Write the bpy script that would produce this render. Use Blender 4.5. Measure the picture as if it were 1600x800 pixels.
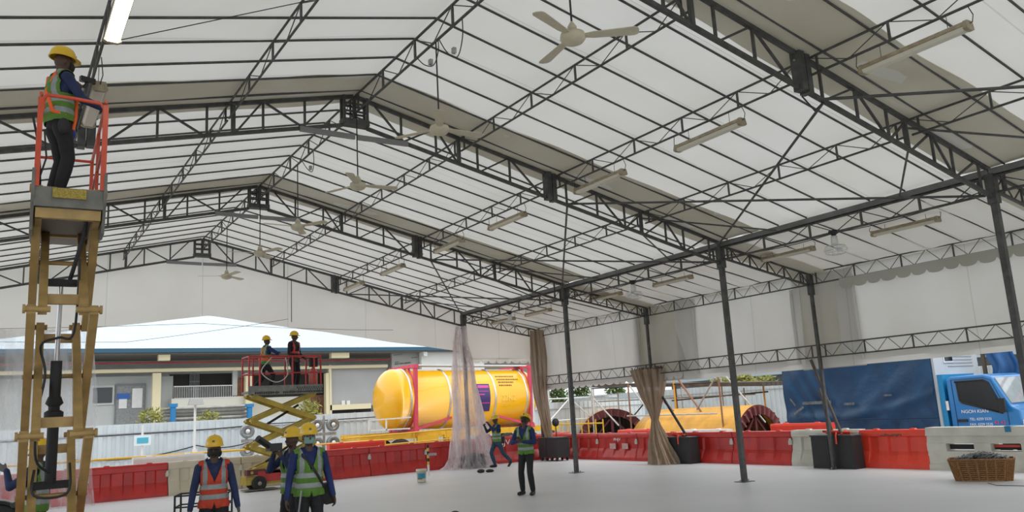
import bpy, bmesh, math, random
import numpy as np
from mathutils import Vector, Matrix
from math import pi, sin, cos, tan, radians
for o in list(bpy.data.objects): bpy.data.objects.remove(o)
C = bpy.context.scene.collection
SC = bpy.context.scene
# ---------------------------------------------------------------- camera
FPX = 1254.3
CR = Vector((0.841612, -0.537209, -0.055638)); CU = Vector((-0.05632, -0.189753, 0.980215)); CF = Vector((0.537138, 0.821828, 0.189954))
CAMP = Vector((0, 0, 1.76))
cd = bpy.data.cameras.new('camera'); cam = bpy.data.objects.new('camera', cd); C.objects.link(cam)
m = Matrix((CR, CU, -CF)).transposed().to_4x4(); m.translation = CAMP
cam.matrix_world = m
cd.sensor_width = 36; cd.lens = FPX/1600*36; cd.clip_end = 500
SC.camera = cam
# ---------------------------------------------------------------- world, light, exposure
w = bpy.data.worlds.new('overcast'); SC.world = w; w.use_nodes = True
nt = w.node_tree; nt.nodes.clear()
out = nt.nodes.new('ShaderNodeOutputWorld'); bg = nt.nodes.new('ShaderNodeBackground')
tc = nt.nodes.new('ShaderNodeTexCoord'); sx = nt.nodes.new('ShaderNodeSeparateXYZ'); rp = nt.nodes.new('ShaderNodeValToRGB')
nt.links.new(tc.outputs['Generated'], sx.inputs[0]); nt.links.new(sx.outputs[2], rp.inputs[0])
rp.color_ramp.elements[0].position = 0.0; rp.color_ramp.elements[0].color = (.80, .86, .92, 1)
rp.color_ramp.elements[1].position = 0.6; rp.color_ramp.elements[1].color = (.97, .985, 1, 1)
nt.links.new(rp.outputs[0], bg.inputs[0]); bg.inputs[1].default_value = 1.7
nt.links.new(bg.outputs[0], out.inputs[0])
sd = bpy.data.lights.new('veiled_sun', 'SUN'); so = bpy.data.objects.new('veiled_sun', sd); C.objects.link(so)
sd.energy = .9; sd.angle = radians(25); sd.color = (1, .98, .94); so.rotation_euler = (radians(28), radians(18), 0)
SC.view_settings.view_transform = 'Standard'; SC.view_settings.look = 'None'
SC.view_settings.exposure = 0.0; SC.view_settings.gamma = 1; SC.view_settings.use_curve_mapping = False
# ---------------------------------------------------------------- helpers
def ray(px, py): return CF + CR*((px-800)/FPX) - CU*((py-400)/FPX)
def atY(px, py, Y):
    d = ray(px, py); return CAMP + d*(Y/d.y)
def atX(px, py, X):
    d = ray(px, py); return CAMP + d*(X/d.x)
def atD(px, py, D):
    d = ray(px, py); return CAMP + d*(D/math.hypot(d.x, d.y))
def gnd(px, py, z=0.0):
    d = ray(px, py); return CAMP + d*((z-1.76)/d.z)
def toPx(P):
    d = Vector(P)-CAMP; z = d.dot(CF)
    if z <= .05: return None
    return 800+FPX*d.dot(CR)/z, 400-FPX*d.dot(CU)/z
def seen(pts, m=60):
    q = []
    for a, b in zip(pts[:-1], pts[1:]):
        for i in range(13): q.append(toPx(Vector(a).lerp(Vector(b), i/12)))
    return any(p and -m < p[0] < 1600+m and -m < p[1] < 800+m for p in q)

MATS = {}
def mat(name, col, rough=.6, metal=0.0, noise=0.0, nscale=6.0, col2=None, bump=0.0, bscale=40., spec=.5, emis=None, es=0, coat=0, detail=4, trans=0.0, stretch=None):
    if name in MATS: return MATS[name]
    mt = bpy.data.materials.new(name); mt.use_nodes = True; MATS[name] = mt
    n = mt.node_tree; b = n.nodes['Principled BSDF']
    b.inputs['Base Color'].default_value = (*col, 1); b.inputs['Roughness'].default_value = rough
    b.inputs['Metallic'].default_value = metal; b.inputs['Specular IOR Level'].default_value = spec
    if coat: b.inputs['Coat Weight'].default_value = coat
    if trans: b.inputs['Transmission Weight'].default_value = trans
    tcn = n.nodes.new('ShaderNodeTexCoord'); src = tcn.outputs['Object']
    if stretch:
        mp = n.nodes.new('ShaderNodeMapping'); mp.inputs['Scale'].default_value = stretch
        n.links.new(src, mp.inputs[0]); src = mp.outputs[0]
    if noise or col2:
        t = n.nodes.new('ShaderNodeTexNoise'); t.inputs['Scale'].default_value = nscale; t.inputs['Detail'].default_value = detail
        n.links.new(src, t.inputs['Vector'])
        r = n.nodes.new('ShaderNodeValToRGB'); r.color_ramp.elements[0].position = .35; r.color_ramp.elements[1].position = .68
        c2 = col2 or tuple(c*(1-noise) for c in col)
        r.color_ramp.elements[0].color = (*c2, 1); r.color_ramp.elements[1].color = (*col, 1)
        n.links.new(t.outputs[0], r.inputs[0]); n.links.new(r.outputs[0], b.inputs['Base Color'])
    if bump:
        t2 = n.nodes.new('ShaderNodeTexNoise'); t2.inputs['Scale'].default_value = bscale; t2.inputs['Detail'].default_value = 3
        n.links.new(src, t2.inputs['Vector'])
        bn = n.nodes.new('ShaderNodeBump'); bn.inputs['Strength'].default_value = bump; bn.inputs['Distance'].default_value = .02
        n.links.new(t2.outputs[0], bn.inputs['Height']); n.links.new(bn.outputs[0], b.inputs['Normal'])
    if emis:
        b.inputs['Emission Color'].default_value = (*emis, 1); b.inputs['Emission Strength'].default_value = es
    return mt

def fabric(name, refl, trans, stain=.06, bump=.25, bscale=3., seam=None):
    """sheet that reflects and lets daylight through"""
    if name in MATS: return MATS[name]
    mt = bpy.data.materials.new(name); mt.use_nodes = True; MATS[name] = mt
    n = mt.node_tree; n.nodes.clear(); o = n.nodes.new('ShaderNodeOutputMaterial')
    d = n.nodes.new('ShaderNodeBsdfDiffuse'); t = n.nodes.new('ShaderNodeBsdfTranslucent'); a = n.nodes.new('ShaderNodeAddShader')
    tcn = n.nodes.new('ShaderNodeTexCoord')
    ns = n.nodes.new('ShaderNodeTexNoise'); ns.inputs['Scale'].default_value = .6; ns.inputs['Detail'].default_value = 6
    n.links.new(tcn.outputs['Object'], ns.inputs['Vector'])
    r = n.nodes.new('ShaderNodeValToRGB'); r.color_ramp.elements[0].position = .3; r.color_ramp.elements[1].position = .65
    r.color_ramp.elements[0].color = (1-stain, 1-stain*1.1, 1-stain*1.5, 1); r.color_ramp.elements[1].color = (1, 1, 1, 1)
    n.links.new(ns.outputs[0], r.inputs[0]); fac = r.outputs[0]
    if seam:                                       # sewn seams: darker lines every <period> along one axis
        ax, per, wid = seam
        s = n.nodes.new('ShaderNodeSeparateXYZ'); n.links.new(tcn.outputs['Object'], s.inputs[0])
        m1 = n.nodes.new('ShaderNodeMath'); m1.operation = 'DIVIDE'; n.links.new(s.outputs[ax], m1.inputs[0]); m1.inputs[1].default_value = per
        m2 = n.nodes.new('ShaderNodeMath'); m2.operation = 'FRACT'; n.links.new(m1.outputs[0], m2.inputs[0])
        m3 = n.nodes.new('ShaderNodeMath'); m3.operation = 'LESS_THAN'; n.links.new(m2.outputs[0], m3.inputs[0]); m3.inputs[1].default_value = wid/per
        mx = n.nodes.new('ShaderNodeMix'); mx.data_type = 'RGBA'; mx.blend_type = 'MULTIPLY'
        n.links.new(m3.outputs[0], mx.inputs[0]); n.links.new(fac, mx.inputs[6]); mx.inputs[7].default_value = (.82, .82, .81, 1)
        fac = mx.outputs[2]
    for sh, c in ((d, refl), (t, trans)):
        mm = n.nodes.new('ShaderNodeMix'); mm.data_type = 'RGBA'; mm.blend_type = 'MULTIPLY'; mm.inputs[0].default_value = 1
        mm.inputs[6].default_value = (*c, 1); n.links.new(fac, mm.inputs[7]); n.links.new(mm.outputs[2], sh.inputs[0])
    n2 = n.nodes.new('ShaderNodeTexNoise'); n2.inputs['Scale'].default_value = bscale; n2.inputs['Detail'].default_value = 3
    n.links.new(tcn.outputs['Object'], n2.inputs['Vector'])
    bn = n.nodes.new('ShaderNodeBump'); bn.inputs['Strength'].default_value = bump; bn.inputs['Distance'].default_value = .05
    n.links.new(n2.outputs[0], bn.inputs['Height']); n.links.new(bn.outputs[0], d.inputs['Normal']); n.links.new(bn.outputs[0], t.inputs['Normal'])
    n.links.new(d.outputs[0], a.inputs[0]); n.links.new(t.outputs[0], a.inputs[1]); n.links.new(a.outputs[0], o.inputs[0])
    return mt

def film(name, clear, refl, trans, stretch=(14, 14, 1)):
    """thin plastic film: partly clear, partly milky"""
    if name in MATS: return MATS[name]
    mt = bpy.data.materials.new(name); mt.use_nodes = True; MATS[name] = mt
    n = mt.node_tree; n.nodes.clear(); o = n.nodes.new('ShaderNodeOutputMaterial')
    d = n.nodes.new('ShaderNodeBsdfDiffuse'); d.inputs[0].default_value = (*refl, 1)
    t = n.nodes.new('ShaderNodeBsdfTranslucent'); t.inputs[0].default_value = (*trans, 1)
    g = n.nodes.new('ShaderNodeBsdfGlossy'); g.inputs[0].default_value = (.9, .9, .9, 1); g.inputs[1].default_value = .25
    a = n.nodes.new('ShaderNodeAddShader'); tr = n.nodes.new('ShaderNodeBsdfTransparent'); tr.inputs[0].default_value = (.97, .96, .95, 1)
    mg = n.nodes.new('ShaderNodeMixShader'); mg.inputs[0].default_value = .08
    mx = n.nodes.new('ShaderNodeMixShader')
    tcn = n.nodes.new('ShaderNodeTexCoord'); mp = n.nodes.new('ShaderNodeMapping'); mp.inputs['Scale'].default_value = stretch
    ns = n.nodes.new('ShaderNodeTexNoise'); ns.inputs['Scale'].default_value = 1.0; ns.inputs['Detail'].default_value = 5
    n.links.new(tcn.outputs['Object'], mp.inputs[0]); n.links.new(mp.outputs[0], ns.inputs['Vector'])
    mr = n.nodes.new('ShaderNodeMapRange'); mr.inputs[1].default_value = .3; mr.inputs[2].default_value = .7
    mr.inputs[3].default_value = max(0, 1-clear-.22); mr.inputs[4].default_value = min(1, 1-clear+.22)
    n.links.new(ns.outputs[0], mr.inputs[0]); n.links.new(mr.outputs[0], mx.inputs[0])
    n.links.new(d.outputs[0], a.inputs[0]); n.links.new(t.outputs[0], a.inputs[1])
    n.links.new(a.outputs[0], mg.inputs[1]); n.links.new(g.outputs[0], mg.inputs[2])
    n.links.new(tr.outputs[0], mx.inputs[1]); n.links.new(mg.outputs[0], mx.inputs[2]); n.links.new(mx.outputs[0], o.inputs[0])
    return mt

def frame_of(a, b, up=None):
    d = (b-a).normalized()
    u = Vector(up) if up else Vector((0, 0, 1))
    if abs(d.dot(u)) > .98: u = Vector((1, 0, 0)) if abs(d.x) < .9 else Vector((0, 1, 0))
    s = d.cross(u).normalized(); t = s.cross(d).normalized()
    return d, s, t

class MB:
    def __init__(s): s.v = []; s.f = []; s.mi = []; s.sm = []; s.cm = 0
    def mat(s, i): s.cm = i; return s
    def add(s, vs, fs, smooth=False):
        n = len(s.v); s.v += [tuple(v) for v in vs]; s.f += [tuple(i+n for i in f) for f in fs]
        s.mi += [s.cm]*len(fs); s.sm += [smooth]*len(fs); return s
    def box(s, c, d, rot=None, top=None, bev=0):
        c = Vector(c); hx, hy, hz = d[0]/2, d[1]/2, d[2]/2
        tx, ty = (top[0]/2, top[1]/2) if top else (hx, hy)
        vs = [Vector(p) for p in ((-hx, -hy, -hz), (hx, -hy, -hz), (hx, hy, -hz), (-hx, hy, -hz), (-tx, -ty, hz), (tx, -ty, hz), (tx, ty, hz), (-tx, ty, hz))]
        if rot is not None: vs = [rot @ v for v in vs]
        return s.add([v+c for v in vs], [(3, 2, 1, 0), (4, 5, 6, 7), (0, 1, 5, 4), (1, 2, 6, 5), (2, 3, 7, 6), (3, 0, 4, 7)])
    def bb(s, x0, x1, y0, y1, z0, z1): return s.box(((x0+x1)/2, (y0+y1)/2, (z0+z1)/2), (abs(x1-x0), abs(y1-y0), abs(z1-z0)))
    def bar(s, a, b, w, h=None, up=None, w2=None, h2=None):
        a = Vector(a); b = Vector(b); h = h or w; w2 = w2 or w; h2 = h2 or h
        d, x, y = frame_of(a, b, up); vs = []
        for p, ww, hh in ((a, w, h), (b, w2, h2)):
            for sx, sy in ((-1, -1), (1, -1), (1, 1), (-1, 1)): vs.append(p+x*(sx*ww/2)+y*(sy*hh/2))
        return s.add(vs, [(0, 1, 2, 3), (7, 6, 5, 4), (4, 5, 1, 0), (5, 6, 2, 1), (6, 7, 3, 2), (7, 4, 0, 3)])
    def tube(s, a, b, r, n=8, r2=None, cap=True, smooth=True):
        a = Vector(a); b = Vector(b); r2 = r if r2 is None else r2
        d, x, y = frame_of(a, b); vs = []
        for p, rr in ((a, r), (b, r2)):
            for i in range(n):
                t = 2*pi*i/n; vs.append(p+x*(cos(t)*rr)+y*(sin(t)*rr))
        fs = [(i, (i+1) % n, n+(i+1) % n, n+i) for i in range(n)]
        s.add(vs, fs, smooth)
        if cap: s.add(vs, [tuple(range(n-1, -1, -1)), tuple(range(n, 2*n))])
        return s
    def path(s, pts, r, n=6, closed=False, smooth=False):
        pts = [Vector(p) for p in pts]
        if smooth and not closed and len(pts) > 2:
            q = []
            for i in range(len(pts)-1):
                p0, p1, p2, p3 = pts[max(i-1, 0)], pts[i], pts[i+1], pts[min(i+2, len(pts)-1)]
                for j in range(6):
                    t = j/6; q.append(.5*((2*p1)+(p2-p0)*t+(2*p0-5*p1+4*p2-p3)*t*t+(3*p1-p0-3*p2+p3)*t**3))
            pts = q+[pts[-1]]
        N = len(pts); rings = []
        prev = None
        for i, p in enumerate(pts):
            if closed: d = pts[(i+1) % N]-pts[i-1]
            else: d = pts[min(i+1, N-1)]-pts[max(i-1, 0)]
            d = d.normalized() if d.length > 1e-9 else Vector((0, 0, 1))
            if prev is None:
                u = Vector((0, 0, 1)) if abs(d.z) < .95 else Vector((1, 0, 0)); x = d.cross(u).normalized()
            else: x = (prev-d*prev.dot(d)).normalized()
            prev = x; y = d.cross(x); rr = r(i/(N-1)) if callable(r) else r
            rings.append([p+x*(cos(2*pi*k/n)*rr)+y*(sin(2*pi*k/n)*rr) for k in range(n)])
        vs = [v for rg in rings for v in rg]; fs = []
        for i in range(N if closed else N-1):
            j = (i+1) % N
            for k in range(n): fs.append((i*n+k, i*n+(k+1) % n, j*n+(k+1) % n, j*n+k))
        s.add(vs, fs, True)
        if not closed: s.add(vs, [tuple(range(n-1, -1, -1)), tuple(range((N-1)*n, N*n))])
        return s
    def lathe(s, prof, c=(0, 0, 0), ax=(0, 0, 1), n=24, smooth=True, arc=(0, 2*pi)):
        c = Vector(c); z = Vector(ax).normalized(); u = Vector((1, 0, 0)) if abs(z.x) < .9 else Vector((0, 1, 0))
        x = z.cross(u).normalized(); y = z.cross(x); full = abs(arc[1]-arc[0]-2*pi) < 1e-6; m = n if full else n+1
        vs = []
        for r, h in prof:
            for i in range(m):
                t = arc[0]+(arc[1]-arc[0])*i/n; vs.append(c+x*(cos(t)*r)+y*(sin(t)*r)+z*h)
        fs = []
        for j in range(len(prof)-1):
            for i in range(n):
                k = (i+1) % m; fs.append((j*m+i, j*m+k, (j+1)*m+k, (j+1)*m+i))
        return s.add(vs, fs, smooth)
    def prism(s, poly, axis, a, b):
        """extrude a 2-D polygon: axis 'x' -> poly is (y,z), 'y' -> (x,z), 'z' -> (x,y)"""
        n = len(poly)
        def P(p, t): return {'x': (t, p[0], p[1]), 'y': (p[0], t, p[1]), 'z': (p[0], p[1], t)}[axis]
        vs = [P(p, a) for p in poly]+[P(p, b) for p in poly]
        return s.add(vs, [tuple(range(n-1, -1, -1)), tuple(range(n, 2*n))]+[(i, (i+1) % n, n+(i+1) % n, n+i) for i in range(n)])
    def grid(s, fn, nu, nv, smooth=True):
        vs = [fn(i/nu, j/nv) for j in range(nv+1) for i in range(nu+1)]
        return s.add(vs, [(j*(nu+1)+i, j*(nu+1)+i+1, (j+1)*(nu+1)+i+1, (j+1)*(nu+1)+i) for j in range(nv) for i in range(nu)], smooth)
    def ball(s, c, r, n=12, m=8, sc=(1, 1, 1), zmin=-1, zmax=1, rot=None):
        c = Vector(c); prof = []; vs = []
        t0 = math.asin(zmin); t1 = math.asin(zmax)
        for j in range(m+1):
            t = t0+(t1-t0)*j/m
            for i in range(n):
                v = Vector((cos(t)*cos(2*pi*i/n)*r*sc[0], cos(t)*sin(2*pi*i/n)*r*sc[1], sin(t)*r*sc[2]))
                vs.append(c+(rot @ v if rot is not None else v))
        return s.add(vs, [(j*n+i, j*n+(i+1) % n, (j+1)*n+(i+1) % n, (j+1)*n+i) for j in range(m) for i in range(n)], True)
    def mesh(s, name, mats):
        me = bpy.data.meshes.new(name); me.from_pydata(s.v, [], s.f)
        for m_ in (mats if isinstance(mats, (list, tuple)) else [mats]): me.materials.append(m_)
        me.polygons.foreach_set('material_index', s.mi); me.polygons.foreach_set('use_smooth', s.sm); me.update()
        return me
    def build(s, name, mats, parent=None, label=None):
        o = bpy.data.objects.new(name, s.mesh(name, mats)); C.objects.link(o)
        if parent is not None: o.parent = parent
        if label: o['label'] = label
        return o
def tag(o, label, cat, group=None):
    o['label'] = label; o['category'] = cat
    if group: o['group'] = group
    return o
def thing(name, label, cat, loc=(0, 0, 0), rz=0, group=None):
    o = bpy.data.objects.new(name, None); C.objects.link(o); o.location = loc; o.rotation_euler = (0, 0, rz); o.empty_display_size = .1
    return tag(o, label, cat, group)
def struct(name, mb, m_, parent=None):
    o = mb.build(name, m_, parent)
    if parent is None: o['kind'] = 'structure'
    return o
def dup(root, loc=None, rz=None, label=None, group=None, parent=None):
    r = root.copy(); C.objects.link(r)
    if loc is not None: r.location = loc
    if rz is not None: r.rotation_euler = (0, 0, rz)
    if label: r['label'] = label
    if group: r['group'] = group
    if parent is not None: r.parent = parent
    for ch in root.children: dup(ch, parent=r)
    return r
def text_obj(name, s, size, loc, rot, m_, parent=None, depth=.002, sx=1.0, align='CENTER'):
    cu = bpy.data.curves.new(name, 'FONT'); cu.body = s; cu.size = size; cu.extrude = depth; cu.align_x = align; cu.align_y = 'CENTER'
    tmp = bpy.data.objects.new('tmp_text', cu); C.objects.link(tmp); dg = bpy.context.evaluated_depsgraph_get(); dg.update()
    me = bpy.data.meshes.new_from_object(tmp.evaluated_get(dg)); bpy.data.objects.remove(tmp); me.materials.clear(); me.materials.append(m_)
    o = bpy.data.objects.new(name, me); C.objects.link(o)
    o.location = loc; o.rotation_euler = rot; o.scale = (sx, 1, 1)
    if parent is not None: o.parent = parent
    return o
R0 = random.Random(7)
# ---------------------------------------------------------------- common materials
STEEL = mat('dark_steel', (.105, .105, .10), .55, .35, .35, 9)
STEEL2 = mat('weathered_steel', (.15, .15, .145), .5, .45, .4, 7)
GALV = mat('galvanised_steel', (.42, .43, .44), .45, .6, .25, 12)
BLACK = mat('black_rubber', (.018, .018, .019), .7)
DARK = mat('dark_cable', (.02, .02, .022), .6)
WHITE = mat('white_paint', (.78, .79, .78), .5, 0, .08, 5)
CREAM = mat('cream_enamel', (.50, .45, .33), .45, 0, .25, 9)
YEL = mat('yellow_paint', (.80, .47, .03), .4, 0, .15, 4)
ORANGE = mat('orange_red_paint', (.62, .075, .03), .4, 0, .2, 6)
CANOPY = fabric('canopy_fabric', (.58, .575, .55), (.185, .185, .179), .07, .18, 1.2, seam=(1, 1.43, .02))
LEANF = fabric('lean_to_fabric', (.54, .53, .49), (.10, .098, .092), .10, .3, 1.2, seam=(1, 1.43, .02))
FLAP = fabric('double_fabric', (.56, .53, .46), (.105, .098, .080), .14, .4, 1.5)
WALLF = fabric('wall_fabric', (.58, .57, .55), (.18, .177, .17), .08, .5, .9, seam=(1, 2.9, .02))
GABLEF = fabric('gable_fabric', (.64, .625, .60), (.25, .243, .23), .07, .5, .8, seam=(0, 2.55, .02))
# ---------------------------------------------------------------- tent dimensions
XR, W, ZR, ZE = 5.04, 8.744, 7.319, 5.292
XE, XL, XO, ZO = XR+W, XR-W, 16.857, 4.727
TY = {1: 6.446, 2: 12.446, 3: 18.446, 4: 24.446}
BAYN = {0: 'nearest bay', 1: 'second bay', 2: 'third bay', 3: 'far bay'}
def zroof(x): return ZR-(ZR-ZE)*abs(x-XR)/W
def zlean(x): return ZE-(ZE-ZO)*(x-XE)/(XO-XE)
# floor, ground
f = MB(); f.bb(-9, 17.42, -12, 25.3, -.1, 0)
struct('floor', f, mat('floor_sheet', (.64, .65, .66), .5, 0, .08, .5, bump=.08, bscale=.8))
g = MB(); g.bb(-60, 120, -40, 130, -.4, -.12)
struct('ground', g, mat('yard_concrete', (.42, .42, .40), .85, 0, .25, 1.2))
# canopy
def canopy(x0, x1, y0, y1, zf, name, m_, nx=30, ny=60, sag=.03):
    def fn(u, v):
        x = x0+(x1-x0)*u; y = y0+(y1-y0)*v
        k = (y-.446)/6.0; s_ = abs(sin(pi*k*8.4))
        return (x, y, zf(x)+.045+sag*(-s_*.5)+.012*sin(x*2.3+y*1.1)+.01*sin(y*5.1-x*.7))
    b = MB(); b.grid(fn, nx, ny)
    return struct(name, b, m_)
canopy(XR, XE+.12, -11.5, 24.75, zroof, 'ceiling', CANOPY, 20, 220)
canopy(XL-.3, XR, -11.5, 24.75, zroof, 'ceiling.001', CANOPY, 20, 220)
canopy(XE+.10, XO+.24, -11.5, 24.75, lambda x: zlean(x)-.05, 'ceiling.002', LEANF, 10, 220)
canopy(XL-3.4, XL+.05, -11.5, 24.75, lambda x: zlean(2*XR-x)-.05, 'ceiling.003', LEANF, 10, 220)
# doubled fabric strips over each truss
k = 0
for i in (1, 2, 3):
    for sgn in (1, -1):
        b = MB(); y0 = TY[i]-.95; y1 = TY[i]+.42
        def fn(u, v):
            x = XR+sgn*W*u; e = .10*u*(1 if sgn > 0 else .5)
            y = y0-e*2.2+(y1-y0+e*2.2)*v+.03*sin(u*23+i)*(1 if v < .5 else -.5)
            return (x, y, zroof(x)+.012+.012*sin(v*9+u*17))
        b.grid(fn, 60, 10); k += 1
        struct('trim_%d' % k, b, FLAP)
    b = MB(); y0 = TY[i]-.5; y1 = TY[i]+.5
    b.grid(lambda u, v: (XE+.05+(XO-XE)*u, y0+(y1-y0)*v, zlean(XE+(XO-XE)*u)-.06+.01*sin(v*8+u*11)), 16, 6); k += 1
    struct('trim_%d' % k, b, FLAP)

# ---------------------------------------------------------------- steelwork
def lattice_beam(name, label, cat, a, b_, depth, r, n, group, rz=None, zig=None, ends=True):
    """parallel-chord lattice: chords, upright struts, zigzag rod webbing"""
    a = Vector(a); b_ = Vector(b_); L = (b_-a).length; d = (b_-a)/L; dn = Vector((0, 0, -depth))
    t = thing(name, label, cat, a, 0, group)
    MB().tube((0, 0, 0), d*L, r, 6).build('top_chord', STEEL, t)
    MB().tube(dn, d*L+dn, r, 6).build('bottom_chord', STEEL, t)
    st = L/n
    for i in range(n+1):
        p = d*min(max(i*st, .12), L-.12); MB().bar(p, p+dn, r*1.5).build('strut', STEEL, t)
    z = MB(); m_ = zig or 1
    for i in range(n):
        for q in range(m_):
            p0 = d*(st*(i+q/m_)); pm = d*(st*(i+(q+.5)/m_)); p1 = d*(st*(i+(q+1)/m_))
            if i == 0 and q == 0: p0 = d*.12
            z.tube(p0, pm+dn, r*.42, 5); z.tube(pm+dn, p1, r*.42, 5)
    z.build('webbing', STEEL, t)
    return t
LINES = [('ridge', 0, .31, .021), ('first line right of the ridge', .236, .25, .018), ('tube-lamp line right of the ridge', .4805, .25, .018),
         ('third line right of the ridge', .742, .25, .018), ('first line left of the ridge', -.242, .25, .018), ('second line left of the ridge', -.4805, .25, .018),
         ('third line left of the ridge', -.742, .25, .018)]
for nm, t_, dep, rr in LINES:
    x = XR+W*t_; z = zroof(x)-.035
    for bay in range(4):
        y0 = .446+6*bay
        a = (x, y0+.06, z); b_ = (x, y0+5.94, z)
        if not seen([a, b_], 10): continue
        lattice_beam('lattice_purlin', 'lattice steel purlin on the %s, %s' % (nm, BAYN[bay]), 'purlin', a, b_, dep, rr, 5, 'lattice purlins under the canopy')
for bay in range(4):
    y0 = .446+6*bay
    if seen([(XE, y0, 5.2), (XE, y0+6, 5.2)], 10):
        lattice_beam('eave_beam', 'deep lattice eave beam between the inner columns, %s' % BAYN[bay], 'beam', (XE, y0+.09, ZE-.15), (XE, y0+5.91, ZE-.15), .28, .024, 5, 'lattice eave beams')
    if seen([(XO, y0, ZO), (XO, y0+6, ZO)], 10):
        lattice_beam('side_beam', 'upper lattice beam along the lean-to edge, %s' % BAYN[bay], 'beam', (XO, y0+.07, ZO-.02), (XO, y0+5.93, ZO-.02), .29, .018, 5, 'upper lean-to edge beams', zig=2)
    if seen([(XO, y0, 2.8), (XO, y0+6, 2.8)], 10):
        lattice_beam('side_beam', 'lower lattice beam along the hanging side sheet, %s' % BAYN[bay], 'beam', (XO, y0+.07, 2.93), (XO, y0+5.93, 2.93), .29, .018, 5, 'lower lean-to edge beams', zig=2)
    b = MB(); b.prism([(XE-.09, ZE-.03), (XE-.07, ZE-.03), (XE-.05, ZE-.10), (XE+.05, ZE-.10), (XE+.07, ZE-.03), (XE+.09, ZE-.03), (XE+.06, ZE-.125), (XE-.06, ZE-.125)], 'y', y0, y0+5.98)
    if seen([(XE, y0, 5.2), (XE, y0+6, 5.2)], 10):
        o = b.build('rain_gutter', mat('gutter_metal', (.20, .20, .19), .6, .3, .3, 3)); tag(o, 'long grey rain gutter under the canopy eave, %s' % BAYN[bay], 'gutter', 'rain gutters along the eave')

# portal trusses
def portal():
    t = thing('roof_truss', '', 'truss', (XR, 0, 0), 0, 'gable roof trusses')
    D = .50
    zt = lambda x: ZR-.03-(ZR-ZE)*abs(x)/W
    for s in (1, -1):
        MB().bar((s*.02, 0, zt(0)), (s*W, 0, zt(W)), .058, .062).build('top_chord', STEEL, t)
        MB().bar((s*.22, 0, zt(.22)-D), (s*(W-.05), 0, zt(W)-D+.03), .055, .058).build('bottom_chord', STEEL, t)
        # upright struts
        for x in (.88, 1.57, 2.04, 2.44, 3.15, 4.48, 5.25, 5.97, 6.42, 7.11, 7.63, 8.4):
            MB().bar((s*x, 0, zt(x)), (s*x, 0, zt(x)-D), .035 if x not in (2.04, 6.42) else .06).build('strut', STEEL, t)
        for a, b_ in ((.38, .92), (1.53, .92), (1.60, 2.0), (3.1, 2.5), (3.2, 3.85), (5.2, 4.5), (4.55, 5.9) if 0 else (5.3, 5.92), (7.05, 6.5), (6.47, 6.0), (7.15, 7.6), (8.3, 7.68)):
            MB().bar((s*a, 0, zt(a)-.02), (s*b_, 0, zt(b_)-D+.02), .032).build('diagonal', STEEL, t)
        j = MB(); j.box((s*4.03, 0, zt(4.03)-D/2), (.11, .16, D+.06)); j.box((s*4.15, 0, zt(4.15)-D/2), (.10, .16, D+.06))
        j.build('splice_box', STEEL, t)
        j = MB()
        for dz in (.08, .42):
            for dx in (3.95, 4.22): j.tube((s*dx, 0, zt(4.1)-dz), (s*(dx+.04), 0, zt(4.1)-dz), .014, 6)
        j.build('bolt', GALV, t)
        MB().bar((s*.98, -.05, zt(.98)-D-.02), (s*.02, -.05, zt(.98)-D-.03), .05, .085).build('tie_angle', mat('tie_grey', (.24, .24, .24), .5, .3), t)
    c = MB()
    for x in (-.21, .21):
        for y in (-.07, .07): c.bar((x, y, zt(.2)+.02), (x, y, zt(.2)-D), .04)
    for z_ in (.16, .30): c.bar((-.21, -.07, zt(0)-z_), (.21, -.07, zt(0)-z_), .03); c.bar((-.21, .07, zt(0)-z_), (.21, .07, zt(0)-z_), .03)
    c.bar((0, 0, zt(0)), (0, 0, zt(0)-D), .06); c.box((0, 0, zt(0)-D+.01), (.48, .20, .10))
    c.build('ridge_box', STEEL, t)
    return t
TL = {1: 'gable roof truss nearest the camera, crossing over the top right', 2: 'gable roof truss second from the camera', 3: 'gable roof truss third from the camera', 4: 'farthest gable roof truss, against the white gable sheet'}
P0 = portal(); P0.location = (XR, TY[4], 0); P0['label'] = TL[4]
for i in (3, 2, 1): dup(P0, (XR, TY[i], 0), label=TL[i])
# columns
def column(x, y, h, label, w_=.10):
    t = thing('tent_column', label, 'column', (x, y, 0), 0, 'steel tent columns')
    c = MB(); c.box((0, 0, h/2), (w_, w_, h)); c.build('post', STEEL, t)
    c = MB(); c.box((0, 0, .006), (.34, .28, .012) if w_ > .08 else (.2, .16, .012)); c.build('base_plate', STEEL2, t)
    c = MB(); c.box((0, 0, h-.28), (w_+.05, w_+.05, .5)); 
    c.build('head_sleeve', STEEL, t)
    for sx in (-1, 1):
        MB().tube((sx*(.13 if w_ > .08 else .08), 0, .012), (sx*(.13 if w_ > .08 else .08), 0, .05), .012, 6).build('anchor_bolt', GALV, t)
    return t
CL = {1: 'thick inner column at the picture edge, nearest the camera', 2: 'inner column second from the camera, standing bare on the white floor', 3: 'inner column third from the camera, beside the standing man', 4: 'inner column wrapped in clear plastic film'}
for i in (1, 2, 3, 4): column(XE, TY[i], ZE-.08, CL[i])
OL = {2: 'outer column next to the black crate with red straps', 3: 'outer column above the waisted brown plastic curtain', 4: 'outer corner column behind the tall brown plastic curtain'}
for i in (2, 3, 4): column(XO, TY[i], ZO-.04, OL[i], .07)
for i in (3, 4): column(XL, TY[i], ZE-.08, 'left eave column of the %s bay' % ('gable' if i == 4 else 'third')) if seen([(XL, TY[i], 0), (XL, TY[i], 5)], 0) else None
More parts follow.
